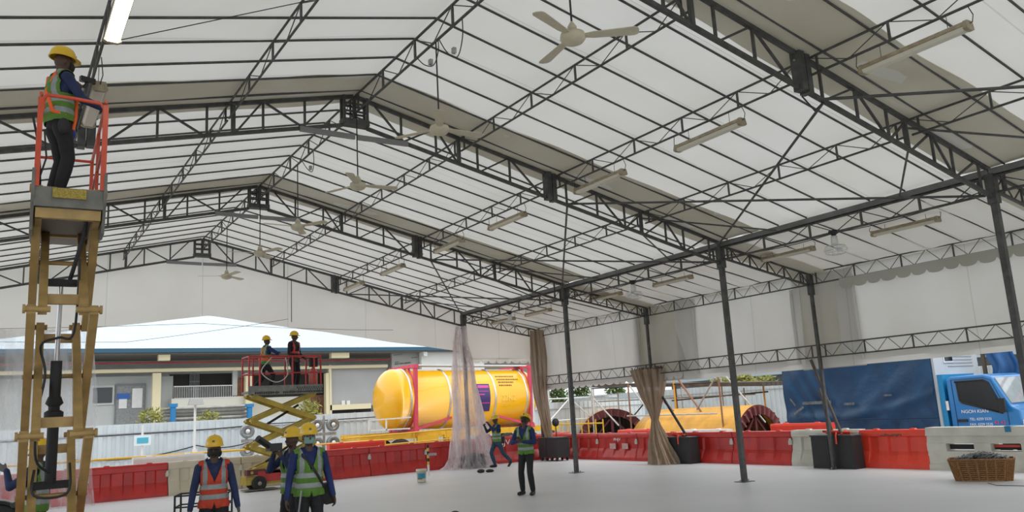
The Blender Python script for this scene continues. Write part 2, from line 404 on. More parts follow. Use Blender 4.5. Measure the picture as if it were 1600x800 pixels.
# lean-to rafters
for i in (1, 2, 3, 4):
    t = thing('rafter_truss', 'short sloping lean-to rafter truss at %s' % {1: 'the nearest column', 2: 'the bare second column', 3: 'the third column', 4: 'the plastic-wrapped column'}[i], 'rafter', (XE, TY[i], 0), 0, 'lean-to rafter trusses')
    L = XO-XE; s = (ZO-ZE)/L; a0, b0 = Vector((.08, 0, ZE-.1)), Vector((L-.05, 0, ZO-.05)); dn = Vector((0, 0, -.28))
    MB().bar(a0, b0, .045).build('top_chord', STEEL, t); MB().bar(a0+dn, b0+dn, .045).build('bottom_chord', STEEL, t)
    for q in range(5):
        p = a0.lerp(b0, (q+.5)/5); MB().bar(p, p+dn, .03).build('strut', STEEL, t)
        p1 = a0.lerp(b0, q/5)+dn; MB().bar(p, p1, .02).build('diagonal', STEEL, t); MB().bar(p, a0.lerp(b0, (q+1)/5)+dn, .02).build('diagonal', STEEL, t)
# roof battens (thin tubes carrying the fabric)
proto = {}
for side, (xa, za, xb, zb) in {'right slope': (XR, ZR+.005, XE, ZE+.005), 'left slope': (XR, ZR+.005, XL, ZE+.005), 'lean-to roof': (XE+.08, ZE-.04, XO, ZO-.01)}.items():
    for bay in range(4):
        for q in range(8):
            y = .446+6*(bay+1)-.25-.71*q
            if not seen([(xa, y, za), (xb, y, zb)], 5): continue
            if side not in proto: proto[side] = MB().tube((0, 0, 0), (xb-xa, 0, zb-za), .0175, 6).mesh('roof_batten', STEEL)
            o = bpy.data.objects.new('roof_batten', proto[side]); C.objects.link(o); o.location = (xa, y, za)
            OR = ['first', 'second', 'third', 'fourth', 'fifth', 'sixth', 'seventh', 'eighth'][q]
            TN = {1: 'nearest truss', 2: 'second truss', 3: 'third truss', 4: 'gable truss'}[bay+1]
            tag(o, '%s thin steel batten tube counted from the %s towards the camera, %s' % (OR, TN, side), 'batten', 'roof battens')
# wind bracing
zb_ = lambda x: ZR-.03-(ZR-ZE)*x/W
def brace(a, b_, label, r=.022):
    a = Vector(a); b_ = Vector(b_); t = MB().tube((0, 0, 0), b_-a, r, 6); o = t.build('brace_tube', STEEL); o.location = a
    tag(o, label, 'brace')
ORD = {1: 'nearest truss', 2: 'second truss', 3: 'third truss', 4: 'gable truss'}
for i in (1, 2, 3, 4):
    p = (XR+4.48, TY[i], zb_(4.48)-.52)
    if i < 4: brace(p, (XE-.1, TY[i+1]-.05, ZE-.1), 'diagonal wind brace from the middle of the %s to the next column behind it' % ORD[i])
    brace((p[0], p[1], p[2]+.05), (XE-.05, TY[i]-6+.1, ZE-.46), 'diagonal wind brace from the %s towards the column before it' % ORD[i])
    q = (XR+6.42, TY[i], zb_(6.42)-.5)
    if i < 4: brace(q, (XE, TY[i]+1.62, ZE-.12), 'short knee brace behind the %s, right side' % ORD[i], .018)
    brace((q[0], q[1], q[2]+.35), (XE, TY[i]-1.7, ZE-.12), 'short knee brace before the %s, right side' % ORD[i], .018)
for i in (2, 3):
    p = (XR-5.6, TY[i], zb_(5.6)-.3)
    brace(p, (XL, TY[i]-1.9, ZE-.1), 'knee brace left of the %s behind the near lift' % ORD[i])
    brace((XR-6.4, TY[i], zb_(6.4)-.05), (XL, TY[i]+1.9, ZE-.1), 'outer knee brace left of the %s' % ORD[i])
# thin cables strung across the roof space
def cable(pts, r, label, name='cable', sag=0, m_=None, cat='cable', group=None):
    P = []
    pts = [Vector(p) for p in pts]
    for a, b_ in zip(pts[:-1], pts[1:]):
        for i in range(12):
            t = i/12; v = a.lerp(b_, t); v.z -= sag*4*t*(1-t); P.append(v)
    P.append(pts[-1]); c = P[0].copy(); b = MB(); b.path([p-c for p in P], r, 5); o = b.build(name, m_ or DARK); o.location = c
    return tag(o, label, cat, group)
cable([(0.9, 9.2, 6.0), (3.1, 8.6, 6.78), (5.0, 7.2, 6.95)], .006, 'thin cable rising from the near lift to the ridge')
cable([(-3.6, 24.2, 4.5), (5, 24.2, 4.75), (11.0, 24.2, 4.6)], .006, 'thin string crossing the far gable sheet', sag=.05)
cable([(-3.6, 24.1, 4.3), (3, 24.1, 4.2), (7.5, 24.1, 4.9)], .006, 'thin sloping string in front of the gable sheet', sag=.03)
# ---------------------------------------------------------------- hanging sheets
b = MB()
zbot = lambda x: 5.03-.133*abs(x-5.27) if x < XE-.05 else 3.5
def gab(u, v):
    x = XL+(XE-XL)*u; zt_ = zroof(x)+.03; z = zt_+(zbot(x)-zt_)*v
    return (x, 24.62+.05*sin(x*1.7+v*2)+.03*sin(x*4.1), z)
b.grid(gab, 120, 16); struct('wall_back', b, GABLEF)
def scallop(fn, a, b_, per, amp=.09, m_=WALLF, name='trim', down=.22, nseg=8):
    """hanging valance with rounded scallops between two points at height z given by fn"""
    a = Vector(a); b_ = Vector(b_); L = (b_-a).length; n = max(1, round(L/per)); d = (b_-a)/L; bb_ = MB()
    N = n*nseg; vs = []; 
    for i in range(N+1):
        t = i/N; p = a+d*(L*t); ph = (i % nseg)/nseg; dz = amp*math.sqrt(max(0, 1-(2*ph-1)**2)) if i % nseg else 0
        off = Vector((.02*sin(t*37), .02*sin(t*41), 0))
        vs += [p, p+off+Vector((0, 0, -down-dz))]
    bb_.add(vs, [(2*i, 2*i+1, 2*i+3, 2*i+2) for i in range(N)])
    return struct(name, bb_, m_)
b = MB()
b.grid(lambda u, v: (XE+.05+(XO-XE)*u, 24.62+.03*sin(u*9+v*3), (zlean(XE+(XO-XE)*u)-.0)*(1-v)+3.62*v), 40, 12); struct('wall_back.001', b, GABLEF)
scallop(None, (XE+.1, 24.66, 3.72), (XO, 24.66, 3.66), .33, name='trim_20', m_=GABLEF, down=.12)
# right side wall in sheets between the columns
def side(y0, y1, z0, z1, nm, m_=WALLF, x=17.0, amp=.05, seed=1):
    b = MB()
    def fn(u, v):
        y = y0+(y1-y0)*u
        return (x+amp*sin(y*2.1+seed)*(.3+v*.7)+amp*.7*sin(y*3.7+v*3.1+seed*2)+.012*sin(y*11+v*2), y, z1+(z0-z1)*v)
    b.grid(fn, int(abs(y1-y0)*12)+4, 20); return struct(nm, b, m_)
side(11.9, 6.0, 2.50, 4.78, 'wall_right', seed=1)
side(17.4, 12.9, 2.50, 4.78, 'wall_right.001', seed=2)
side(24.5, 19.0, 2.50, 4.78, 'wall_right.002', seed=3)
side(6.0, -11, 2.50, 4.78, 'wall_right.003', seed=5)
side(13.1, 11.35, 2.36, 4.78, 'wall_right.004', FLAP if 0 else fabric('doubled_wall_fabric', (.45, .435, .39), (.06, .057, .048), .12, .4, 1.), x=17.04, amp=.02, seed=4)
side(19.2, 16.5, 2.4, 4.78, 'wall_right.005', MATS['doubled_wall_fabric'], x=17.04, amp=.02, seed=6)
for i, y in enumerate((11.35, 13.1, 16.55, 19.0)):      # rolled sheet edges
    b = MB(); b.path([(16.93, y, 4.38), (16.92, y+.01, 3.6), (16.93, y-.01, 2.52)], .04, 8); struct('trim_%d' % (30+i), b, WALLF)
scallop(None, (16.80, 11.6, 4.42), (16.80, 5.5, 4.42), .36, name='trim_21', m_=fabric('valance_fabric', (.40, .39, .35), (.07, .067, .058), .1, .2, 2.), down=.16)
scallop(None, (16.95, 24.3, 2.62), (16.95, 17.2, 2.62), .36, name='trim_22', down=.10)
b = MB(); b.grid(lambda u, v: (16.97+.02*sin(u*20), 17.2+(5.8-17.2)*u, 2.64-.26*v), 80, 2); struct('trim_23', b, WALLF)
# ---------------------------------------------------------------- plastic road barriers
RED = mat('barrier_red', (.56, .028, .022), .38, 0, .25, 3, coat=.1)
RED2 = mat('barrier_orange_red', (.80, .06, .03), .38, 0, .12, 3)
DIRTYW = mat('dirty_white_plastic', (.64, .62, .54), .55, 0, .22, 2.2)
BEIGE = mat('sun_bleached_beige', (.62, .55, .42), .55, 0, .15, 2)
BRW = mat('barrier_white', (.82, .82, .80), .45, 0, .12, 3)
def barrier_mb(slots=3, L=1.98, H=.90):
    """water-filled barrier: flared foot, waist, top ridge, recessed tapering flutes on both faces; length along x"""
    b = MB(); z = [0, .10, .30, .38, .70, .72, H-.06, H]; hw = [.26, .26, .20, .155, .13, .16, .155, .13]
    # fluted side faces: step the profile along x
    xs = [-L/2, -L/2+.04]; fl = [0, 0]
    n = slots; pitch = (L-.3)/n
    for i in range(n):
        c = -L/2+.15+pitch*(i+.5); wd = .11
        xs += [c-wd-.035, c-wd, c+wd, c+wd+.035]; fl += [0, 1, 1, 0]
    xs += [L/2-.04, L/2]; fl += [0, 0]
    for s in (1, -1):
        rows = []
        for x, q in zip(xs, fl):
            row = []
            for k, (zz, h) in enumerate(zip(z, hw)):
                d = .055 if (q and 2 <= k <= 4) else 0
                if k == 2 and q: d = .05
                e = .012 if abs(abs(x)-L/2) < 1e-6 else 0
                row.append((x, s*(h-d-e), zz))
            rows.append(row)
        vs = [v for r in rows for v in r]; m_ = len(z)
        fs = []
        for i in range(len(xs)-1):
            for k in range(m_-1):
                q = (i*m_+k, (i+1)*m_+k, (i+1)*m_+k+1, i*m_+k+1); fs.append(q if s < 0 else q[::-1])
        b.add(vs, fs)
    pr = [(h, zz) for h, zz in zip(hw, z)]
    for x in (-L/2, L/2):
        poly = [(x, h-.012, zz) for h, zz in pr]+[(x, -(h-.012), zz) for h, zz in pr[::-1]]
        b.add(poly, [tuple(range(len(poly)))])
    b.add([(-L/2, hw[-1], H), (L/2, hw[-1], H), (L/2, -hw[-1], H), (-L/2, -hw[-1], H)], [(3, 2, 1, 0)])
    # top notches / lugs
    for x in (-L*.27, L*.27): b.box((x, 0, H+.012), (.16, .12, .03), top=(.12, .09))
    return b
BM = {}
def barrier(x, y, rz, m_, label, group='road barriers around the tent floor', H=.90, slots=3, knuckle=True, name='road_barrier', z=0):
    key = (m_.name, H, slots)
    if key not in BM: BM[key] = barrier_mb(slots, H=H).mesh('barrier_body', m_)
    t = thing(name, label, 'barrier', (x, y, z), rz, group)
    o = bpy.data.objects.new('barrier_body', BM[key]); C.objects.link(o); o.parent = t
    if knuckle:
        if 'knuckle' not in BM: BM['knuckle'] = MB().tube((.985, -.17, .52), (.985, -.17, .62), .055, 10).tube((.985, -.17, .60), (.985, -.17, .68), .045, 10, r2=.03).mesh('coupling_pin', DIRTYW)
        o = bpy.data.objects.new('coupling_pin', BM['knuckle']); C.objects.link(o); o.parent = t
    return t
BY = 24.40+.26+.19
spec = [(1.29, RED, 'red plastic barrier behind the hanging clear film, under the near lift'), (3.29, RED, 'red plastic barrier right of the hanging clear film'),
        (5.29, BEIGE, 'beige faded barrier behind the man in the orange vest'), (7.29, BEIGE, 'beige faded barrier behind the far scissor lift'),
        (9.29, RED, 'red barrier directly right of the far scissor lift'), (11.29, RED, 'red barrier behind the yellow stick and bucket'),
        (13.29, RED, 'red barrier behind the plastic-wrapped column'), (17.29, RED, 'red barrier in the corner behind the standing man'), (15.29, RED, 'red barrier with white lettering behind the kneeling worker')]
for x, m_, lb in spec:
    if x == 15.29: tb = barrier(x, BY, 0, m_, lb)
    else: barrier(x, BY, 0, m_, lb)
LETW = mat('white_lettering', (.85, .83, .80), .5)
text_obj('lettering', 'PHJV', .26, (-.02, -.165, .70), (pi/2, 0, 0), LETW, tb, sx=1.25)
barrier(-.71, BY, 0, RED, 'red barrier at the left picture edge behind the near lift')
BX = 17.40+.26
spec = [(23.1, RED, 'short stretch of red barrier behind the black wheeled crate'), (21.1, RED, 'red barrier with small lettering and two white stickers'),
        (19.1, RED, 'red barrier left of the waisted brown curtain'), (17.1, RED, 'red barrier right of the waisted brown curtain'),
        (15.1, RED, 'red barrier behind the foot of the bare column'), (13.1, DIRTYW, 'dirty white barrier behind the crate with red straps'),
        (11.28, RED2, 'orange-red barrier with dark marks in front of the truck tarpaulin')]
for y, m_, lb in spec:
    t = barrier(BX, y, -pi/2, m_, lb, H=.86 if m_ is not DIRTYW else .88, knuckle=y != 11.28)
    if y == 21.1:
        text_obj('lettering', 'PHJV', .13, (.03, -.166, .66), (pi/2, 0, 0), LETW, t, sx=1.3)
        for sx in (-.2, .42):
            MB().box((sx, -.175, .45), (.30, .012, .18)).build('sticker', mat('sticker', (.72, .45, .42), .5, 0, .4, 25), t)
    if y == 11.28:
        t.scale = (.86, 1, 1)
        b = MB(); rr = random.Random(4)
        for q in range(14): b.box((.0+q*.045-.3, -.168, .74+rr.uniform(-.015, .015)), (.03, .006, rr.uniform(.02, .06)))
        b.build('faded_marking', mat('faded_marking', (.12, .10, .05), .8), t)
# flat-faced white barrier with two through slots
def slotted(x, y, rz, label):
    t = thing('road_barrier', label, 'barrier', (x, y, 0), rz, 'road barriers around the tent floor')
    b = MB(); L = 2.3
    for z0, z1, h in ((0, .12, .24), (.12, .40, .20), (.56, .72, .17), (.72, .90, .19)): b.box((0, 0, (z0+z1)/2), (L, h*2, z1-z0), top=(L-.03, h*2-.03))
    for x0, x1 in ((-L/2, -.72), (-.12, .22), (.82, L/2)): b.box(((x0+x1)/2, 0, .48), (x1-x0-.0, .36, .165))
    b.build('barrier_body', DIRTYW, t)
    c = MB(); c.box((0, 0, .48), (1.6, .05, .1)); c.build('painted_slot_shade', mat('slot_shade_paint', (.03, .03, .03), .8), t)  # near-black bar paints in the shade inside the slots
    c = MB(); c.box((.48, -.02, .50), (.5, .02, .05)); c.build('orange_strap', RED2, t)
    c = MB(); c.box((.62, -.185, .84), (.12, .012, .10)).box((.62, 0, .905), (.12, .38, .012)); c.build('blue_strap', mat('blue_strap', (.02, .20, .38), .6), t)
    return t
slotted(BX, 9.3, -pi/2, 'white barrier with two slots behind the wicker basket')
t = slotted(BX, 6.95, -pi/2, 'white barrier at the right picture edge, beyond the basket')
# rows further out
for x, y, rz, m_, lb, H in ((4.6, 26.4, 0, BRW, 'clean white barrier in the second row, left of the orange-vested man', 1.17), (8.3, 26.4, 0, BRW, 'clean white barrier in the second row, behind the far lift', 1.15),
                        (10.6, 26.6, 0, RED2, 'bright red barrier with yellow dashes in the second row', 1.16),
                        (19.2, 21.9, -pi/2, RED2, 'bright red barrier behind the stickered one', 1.02), (19.2, 18.7, -pi/2, BRW, 'clean white barrier behind the waisted curtain', .98), (19.4, 15.2, -pi/2, RED2, 'bright red barrier left of the blue truck', 1.10)):
    barrier(x, y, rz, m_, lb, 'second row of road barriers', H=H, knuckle=False, z=-.12)
# ---------------------------------------------------------------- yard behind the gable: yellow rail, fence
t = thing('pipe_rail', 'yellow pipe rail running in front of the corrugated fence', 'railing', (0, 27.8, -.12))
MB().tube((-4, 0, 1.16), (12.5, 0, 1.12), .035, 8).build('top_rail', YEL, t)
for x in (-3.5, .5, 4.3, 8.4, 12.2): MB().tube((x, 0, 0), (x, 0, 1.14), .03, 8).build('post', YEL, t)
FEN = mat('fence_paint', (.62, .69, .73), .55, .0, .12, 1.5)
def corr(name, label, a, b_, z0, z1, m_, per=.30, dep=.04, rail=True, parentcat='fence'):
    a = Vector(a); b_ = Vector(b_); L = (b_-a).length; d = (b_-a)/L; nrm = Vector((d.y, -d.x, 0))
    t = thing(name, label, parentcat, (a.x, a.y, 0))
    n = int(L/per); vs = []; b = MB()
    xs = []
    for i in range(n):
        for f_, h in ((0, 0), (.42, 0), (.5, 1), (.92, 1)): xs.append(((i+f_)*per, h))
    for x, h in xs:
        p = d*x+nrm*(h*dep); vs += [p+Vector((0, 0, z0)), p+Vector((0, 0, z1))]
    for x, h in xs[::-1]:
        p = d*x+nrm*(h*dep-.006); vs += [p+Vector((0, 0, z0)), p+Vector((0, 0, z1))]
    N = len(vs)//2
    b.add(vs, [(2*i, (2*i+2) % (2*N), (2*i+3) % (2*N), 2*i+1) for i in range(N)]); b.build('corrugated_panel', m_, t)
    if rail:
        for i in range(int(L/3.2)+1):
            p = d*(i*3.2+.4)-nrm*.06; MB().bar(p+Vector((0, 0, -.12)), p+Vector((0, 0, z1+.02)), .07).build('post', GALV, t)
        for z in (z0+.5, z1-.35):
            p = nrm*(dep+.02); MB().bar(p+Vector((0, 0, z)), p+d*L+Vector((0, 0, z)), .03).build('rail', GALV, t)
    return t
corr('site_fence', 'pale blue corrugated metal fence behind the barriers', (-6, 33.6, 0), (31, 34.6, 0), -.12, 2.1, FEN)
# service cables on the fence
cable([(-5, 33.4, 1.75), (4.9, 33.4, 1.72), (9.4, 33.4, 1.82), (22, 33.9, 2.0)], .022, 'black cable running along the upper corrugated fence', sag=.03)
cable([(2.5, 33.75, .95), (6.9, 33.85, 1.15), (9.4, 33.9, 1.3)], .022, 'black cable sagging low along the corrugated fence', sag=.22)
# lamp poles at the fence
def lamp_pole(px, ytop, label, Y=32.6, lamp='flood'):
    p = atY(px, ytop, Y); t = thing('lamp_pole', label, 'lamp', (p.x, Y, -.12))
    h = p.z+.12
    MB().tube((0, 0, 0), (0, 0, h), .045, 8).build('pole', WHITE, t)
    MB().box((0, -.05, h*.36), (.16, .1, .3)).build('junction_box', WHITE, t)
    if lamp == 'flood':
        MB().box((0, -.1, h+.1), (.55, .3, .24), top=(.42, .22)).build('flood_lamp', mat('lamp_grey', (.45, .46, .45), .4, .5), t)
    return t
lamp_pole(305, 632, 'white pole with a grey floodlight in front of the fence')
p = atY(223, 664, 32.6); t = thing('sign_post', 'white post carrying a small blue and white notice plate', 'sign', (p.x, 32.6, -.12))
MB().tube((0, 0, 0), (0, 0, p.z+.12), .04, 8).build('post', WHITE, t)
z = atY(223, 688, 32.6).z+.12
MB().box((0, -.07, z), (.56, .03, .36)).build('notice_plate', mat('plate_white', (.75, .85, .9), .4), t)
MB().box((0, -.09, z), (.38, .02, .2)).build('plate_symbol', mat('plate_blue', (.08, .45, .62), .4), t)
# clusters of round sirens / fans
def siren(px, py, label, nx=2, Y=32.4, gap=.62):
    p = atY(px, py, Y); t = thing('horn_cluster', label, 'lamp', (p.x, Y, -.12), 0, 'round floodlight clusters at the fence')
    MB().tube((0, .08, 0), (0, .08, p.z+.5), .05, 8).build('pole', GALV, t)
    for i in range(nx):
        for j in range(2):
            x = (i-(nx-1)/2)*gap; z = p.z+.12-j*.72
            m_ = MB(); m_.lathe([(.0, .05), (.10, .04), (.12, .0), (.24, -.04), (.27, 0), (.27, .14), (.12, .26), (0, .28)], (x, -.1, z), (0, 1, 0), 20)
            m_.build('lamp_housing', mat('horn_grey', (.33, .35, .36), .35, .6, .3, 14), t)
            MB().lathe([(0, -.06), (.06, -.05), (.09, 0)], (x, -.13, z), (0, 1, 0), 12).build('lamp_centre', WHITE, t)
    MB().box((0, .0, p.z-.24), (nx*gap*.7, .06, .12)).build('cross_arm', GALV, t)
siren(386, 674, 'round floodlight pair on a pole left of the far lift', 1)
siren(507, 664, 'cluster of four round floodlights right of the far lift', 2, gap=.68)
# ---------------------------------------------------------------- warehouse
YB = 46.0
def bx(px): return atY(px, 600, YB).x
def bz(px, py): return atY(px, py, YB).z
WALLW = mat('warehouse_wall', (.60, .60, .57), .8, 0, .12, .8)
t = thing('warehouse', 'low warehouse with pale blue metal roof and cream columns behind the fence', 'building', (0, YB, -.12)); WH = t
def wb(name, m_, px0, py0, px1, py1, dy0, dy1, label=None, parent=None):
    a = atY(px0, py0, YB+dy0); c = atY(px1, py1, YB+dy0)
    x0, x1 = a.x, c.x; z0, z1 = c.z+.12, a.z+.12
    b = MB(); b.bb(x0, x1, dy0, dy1, z0, z1); return b.build(name, m_, parent or WH, label)
b = MB(); x0, x1 = bx(-400), bx(725)
ze = bz(400, 549)+.12
b.bb(x0, x1+9, 3.2, 3.4, 0, ze+.3); b.build('back_wall', WALLW, WH)
# roof: corrugated slope
b = MB(); n = 170; LX = x1+10-x0
vs = []
for i in range(n*2):
    x = x0+LX*i/(n*2-1); h = .05*(i % 2)
    vs += [(x, -1.2, ze+.05+h), (x, 22, ze+5.6+h)]
b.add(vs, [(2*i, 2*i+2, 2*i+3, 2*i+1) for i in range(n*2-1)])
b.build('roof', mat('pale_blue_roof', (.50, .60, .66), .5, .0, .05, .6), WH)
b = MB(); b.bb(x0, x1+10, -1.32, -1.2, ze-.13, ze+.08); b.build('eave_fascia', mat('blue_fascia', (.02, .09, .15), .5), WH)
b = MB(); b.bb(x0, x1+10, -1.1, 3.2, ze-.2, ze-.12); b.build('soffit', mat('soffit_grey', (.20, .19, .18), .8), WH)
mat('cream_paint', (.72, .64, .42), .6)
def wz(name, m_, px0, px1, pxr, py0, py1, dy0, dy1):          # long level member: heights read once
    a = atY(pxr, py0, YB+dy0); c = atY(pxr, py1, YB+dy0); b = MB(); b.bb(atY(px0, py0, YB+dy0).x, atY(px1, py0, YB+dy0).x, dy0, dy1, c.z+.12, a.z+.12); return b.build(name, m_, WH)
wz('lintel_beam', MATS['cream_paint'], -300, 606, 300, 575, 580, -.1, .25)
b = MB(); zz = bz(400, 566)+.12; b.tube((x0, -.6, zz), (bx(606), -.6, zz), .05, 6); b.build('red_pipe', mat('oxide_red', (.25, .03, .03), .5), WH)
for a, c in ((239, 249), (384, 394), (509, 516), (-60, -50)):
    wb('column', MATS['cream_paint'], a, 583, c, 700, 0, .35)
for a, c, d, e in ((260, 266, 554, 563), (530, 546, 550, 559)):
    wb('beam_end', MATS['cream_paint'], a-12, d, c, e, -1.0, -.6)
# left wall panel with louvred window and double door
wz('wall_panel', mat('office_wall', (.52, .54, .53), .8), -200, 249, 200, 588, 700, 1.2, 1.4)
wn = wb('window', mat('window_frame', (.62, .63, .6), .5), 143, 603, 178, 632, 1.1, 1.19)
wb('louvre_pane', mat('dark_glass', (.06, .065, .07), .2), 146, 606, 175, 629, 1.04, 1.09, parent=wn)
dr = wb('double_door', mat('grey_door', (.22, .23, .23), .5), 181, 600, 226, 668, 1.05, 1.19)
wb('door_leaf', mat('grey_leaf', (.30, .31, .31), .5, 0, .3, 10), 183, 603, 203, 668, 1.0, 1.04, parent=dr)
wb('door_leaf', MATS['grey_leaf'], 205, 603, 224, 668, 1.0, 1.04, parent=dr)
wb('notice', WHITE, 207, 607, 222, 637, .95, .99, parent=dr)
wb('notice', WHITE, 186, 622, 198, 638, .95, .99, parent=dr)
wb('notice_board', mat('notice_blue', (.03, .12, .42), .4), 183, 615, 203, 623, .93, .98, parent=dr)
# open bay with railings
wb('painted_recess_shade', mat('painted_recess_shade', (.035, .033, .03), .9), 266, 585, 366, 630, 1.6, 1.8)  # near-black slab stands in for the shade deep in the bay
wb('wall_panel', MATS['office_wall'], 249, 588, 268, 700, 1.3, 1.5)
wb('white_post', WHITE, 364, 578, 371, 618, .9, 1.1)
wb('upper_ledge', mat('ledge_white', (.68, .66, .58), .7), 268, 623, 384, 635, .4, 1.1)
b = MB()
for py in (602, 621):
    a = atY(272, py+2, YB+.4); c = atY(364, py, YB+.4); b.tube((a.x, .4, a.z+.12), (c.x, .4, c.z+.12), .03, 6)
for i in range(34):
    px = 272+i*2.75; a = atY(px, 603, YB+.4); c = atY(px, 622, YB+.4); b.tube((a.x, .4, a.z+.12), (c.x, .4, c.z+.12), .014, 4)
b.build('balcony_rail', WHITE, WH)
b = MB()
for i in range(7):
    px = 297+i*2.3; a = atY(px, 584, YB+1.5); c = atY(px, 622, YB+1.5); b.tube((a.x, 1.5, a.z+.12), (c.x, 1.5, c.z+.12), .018, 4)
for py in (584, 596, 608):
    a = atY(296, py, YB+1.5); c = atY(312, py, YB+1.5); b.tube((a.x, 1.5, a.z+.12), (c.x, 1.5, c.z+.12), .018, 4)
b.build('security_grille', GALV, WH)
# right part: recess with warm stores, big grey panel, cream frame
wb('painted_recess_shade', MATS['painted_recess_shade'], 394, 585, 509, 624, 1.6, 1.8); wb('low_wall', MATS['ledge_white'], 394, 622, 478, 668, 1.2, 1.5)  # first slab is painted near-black as the shade of the recess
wb('store_crates', mat('timber_stack', (.28, .13, .07), .8, 0, .5, 6), 372, 590, 384, 622, .8, 1.1)
wb('store_crates', MATS['timber_stack'], 478, 618, 512, 664, 1.0, 1.5)
wb('grey_panel', mat('grey_panel', (.42, .42, .42), .8, 0, .08, .8), 516, 570, 606, 632, .3, .5)
for a in ((514, 570, 519, 660), ): wb('panel_frame', MATS['cream_paint'], *a, 0, .28)
wb('panel_frame', MATS['cream_paint'], 516, 633, 580, 638, 0, .28)
wb('painted_opening_shade', MATS['painted_recess_shade'], 519, 638, 580, 660, .6, .8)  # solid near-black slab, painted shade of the opening below the panel
for px in (534, 542): wb('small_window', WHITE, px, 626, px+5, 632, .2, .29)
wb('white_wall', mat('bright_wall', (.78, .78, .75), .7, 0, .05, 1), 658, 549, 760, 640, -.6, -.3)
wb('banner_wall', mat('grey_wall', (.42, .42, .40), .8, 0, .1, 1), 612, 549, 660, 640, -.2, 0)
b = MB(); rr = random.Random(3)
for (px, py, n_, s_) in ((618, 566, 3, 1), (618, 569, 11, 1.6), (644, 559, 4, .8), (616, 555, 6, .6)):
    for i in range(n_):
        a = atY(px+i*2.3, py-i*.25, YB-.25); b.box((a.x, -.25, a.z+.12), (.05, .02, .05*s_*rr.uniform(.6, 1.2)))
b.build('worn_lettering', mat('dark_lettering', (.05, .05, .05), .7), WH)
wb('security_lamp', WHITE, 662, 549, 668, 556, -1.1, -.7)
wb('green_panel', mat('green_panel', (.08, .32, .25), .6), 846, 560, 858, 582, 0, .3)
# pipe rack with blue trestles in front of the warehouse
t = thing('pipe_rack', 'long stack of steel pipes on blue trestles in front of the warehouse', 'rack', (atY(320, 650, 41).x, 41, -.12))
cx = t.location.x; rr = random.Random(11)
for i, (py0, py1) in enumerate(((640, 634), (645, 639), (650, 645), (656, 650), (661, 655), (664, 659))):
    a = atY(245+rr.uniform(0, 14), py0, 41); c = atY(392-rr.uniform(0, 6), py1, 41)
    MB().tube((a.x-cx, (i % 3)*.12, a.z+.12), (c.x-cx, (i % 3)*.12, c.z+.12), .07, 8).build('pipe', mat('pipe_grey', (.36, .35, .32), .5, .3, .3, 3), t)
for px in (270, 389):
    a = atY(px, 633, 40.8); b = MB(); b.box((a.x-cx, -.3, (a.z+.12)/2), (.2, .3, a.z+.12)); b.box((a.x-cx, -.3, a.z+.1), (.34, .35, .16))
    b.build('trestle', mat('trestle_blue', (.02, .20, .45), .5), t)
# potted shrubs / trees
LEAF = mat('yellow_green_leaves', (.30, .30, .035), .6, 0, .6, 3)
LEAF2 = mat('green_leaves', (.13, .22, .03), .6, 0, .6, 2)
def shrub(x, y, z0, h, r, label, m_, seed, cat='shrub', name='shrub', n=500):
    rr = random.Random(seed); t = thing(name, label, cat, (x, y, z0)); b = MB()
    for i in range(n):
        th = rr.uniform(0, 2*pi); u = rr.random()**.5; zz = h*(.25+.75*rr.random()); k = r*(1-abs(zz/h-.55)*1.1)*u
        p = Vector((cos(th)*k, sin(th)*k, zz)); s_ = h*.035+.03
        d = Vector((rr.gauss(0, 1), rr.gauss(0, 1), rr.gauss(.3, 1))).normalized(); q = d.orthogonal().normalized()
        b.add([p, p+d*s_+q*s_*.4, p+d*s_*2, p+d*s_-q*s_*.4], [(0, 1, 2, 3)])
    b.build('foliage', m_, t)
    s = MB(); s.tube((0, 0, 0), (0, 0, h*.6), h*.03, 6)
    for i in range(5):
        th = rr.uniform(0, 6.28); s.tube((0, 0, h*.3), (cos(th)*r*.6, sin(th)*r*.6, h*.8), h*.014, 5)
    s.build('trunk', mat('bark', (.12, .09, .06), .9), t)
for i, (px, py0, lb) in enumerate(((237, 642, 'yellow-green shrub beside the warehouse door'), (326, 645, 'small yellow-green shrub in front of the pipe rack'), (484, 625, 'yellow-green shrub behind the far scissor lift'), (397, 665, 'low shrub under the far lift platform'))):
    a = atY(px, py0, 38); shrub(a.x, 38, -.12, a.z+.12, .75, lb, LEAF, 20+i)
# ---------------------------------------------------------------- yellow tank on trailer
TY0 = 30.5
TANKY = mat('tank_yellow', (.95, .49, .006), .28, 0, .06, 1.2, coat=.4)
PINK = mat('frame_pink_red', (.66, .07, .13), .45, 0, .15, 5)
CHR = mat('bright_band', (.75, .74, .70), .3, .7)
tk = thing('tank_container', 'big yellow cylindrical tank container with pink-red frame on a trailer', 'tank', (16.75, TY0, 1.12)); tk.rotation_euler = (0, .022, 0)
R_ = 1.22; ZC = 1.32
b = MB(); h0, h1 = -3.68, 3.62
prof = []
for i in range(9):
    t_ = pi/2*i/8; prof.append((R_*sin(t_)**.8, h0+.75*(1-cos(t_))-.0 if False else h0+.62*(1-cos(t_))))
prof += [(R_, h0+.62), (R_, h1-.62)]
for i in range(1, 9):
    t_ = pi/2*(1-i/8); prof.append((R_*max(sin(t_), 0)**.8, h1-.62*(1-cos(t_))))
b.lathe(prof, (0, 0, ZC), (1, 0, 0), 48); b.build('vessel', TANKY, tk)
for x in (-2.75, -1.0, 1.15, 2.75):
    MB().lathe([(R_+.003, x-.045), (R_+.02, x-.04), (R_+.02, x+.04), (R_+.003, x+.045)], (0, 0, ZC), (1, 0, 0), 48).build('clad_band', CHR, tk)
b = MB()
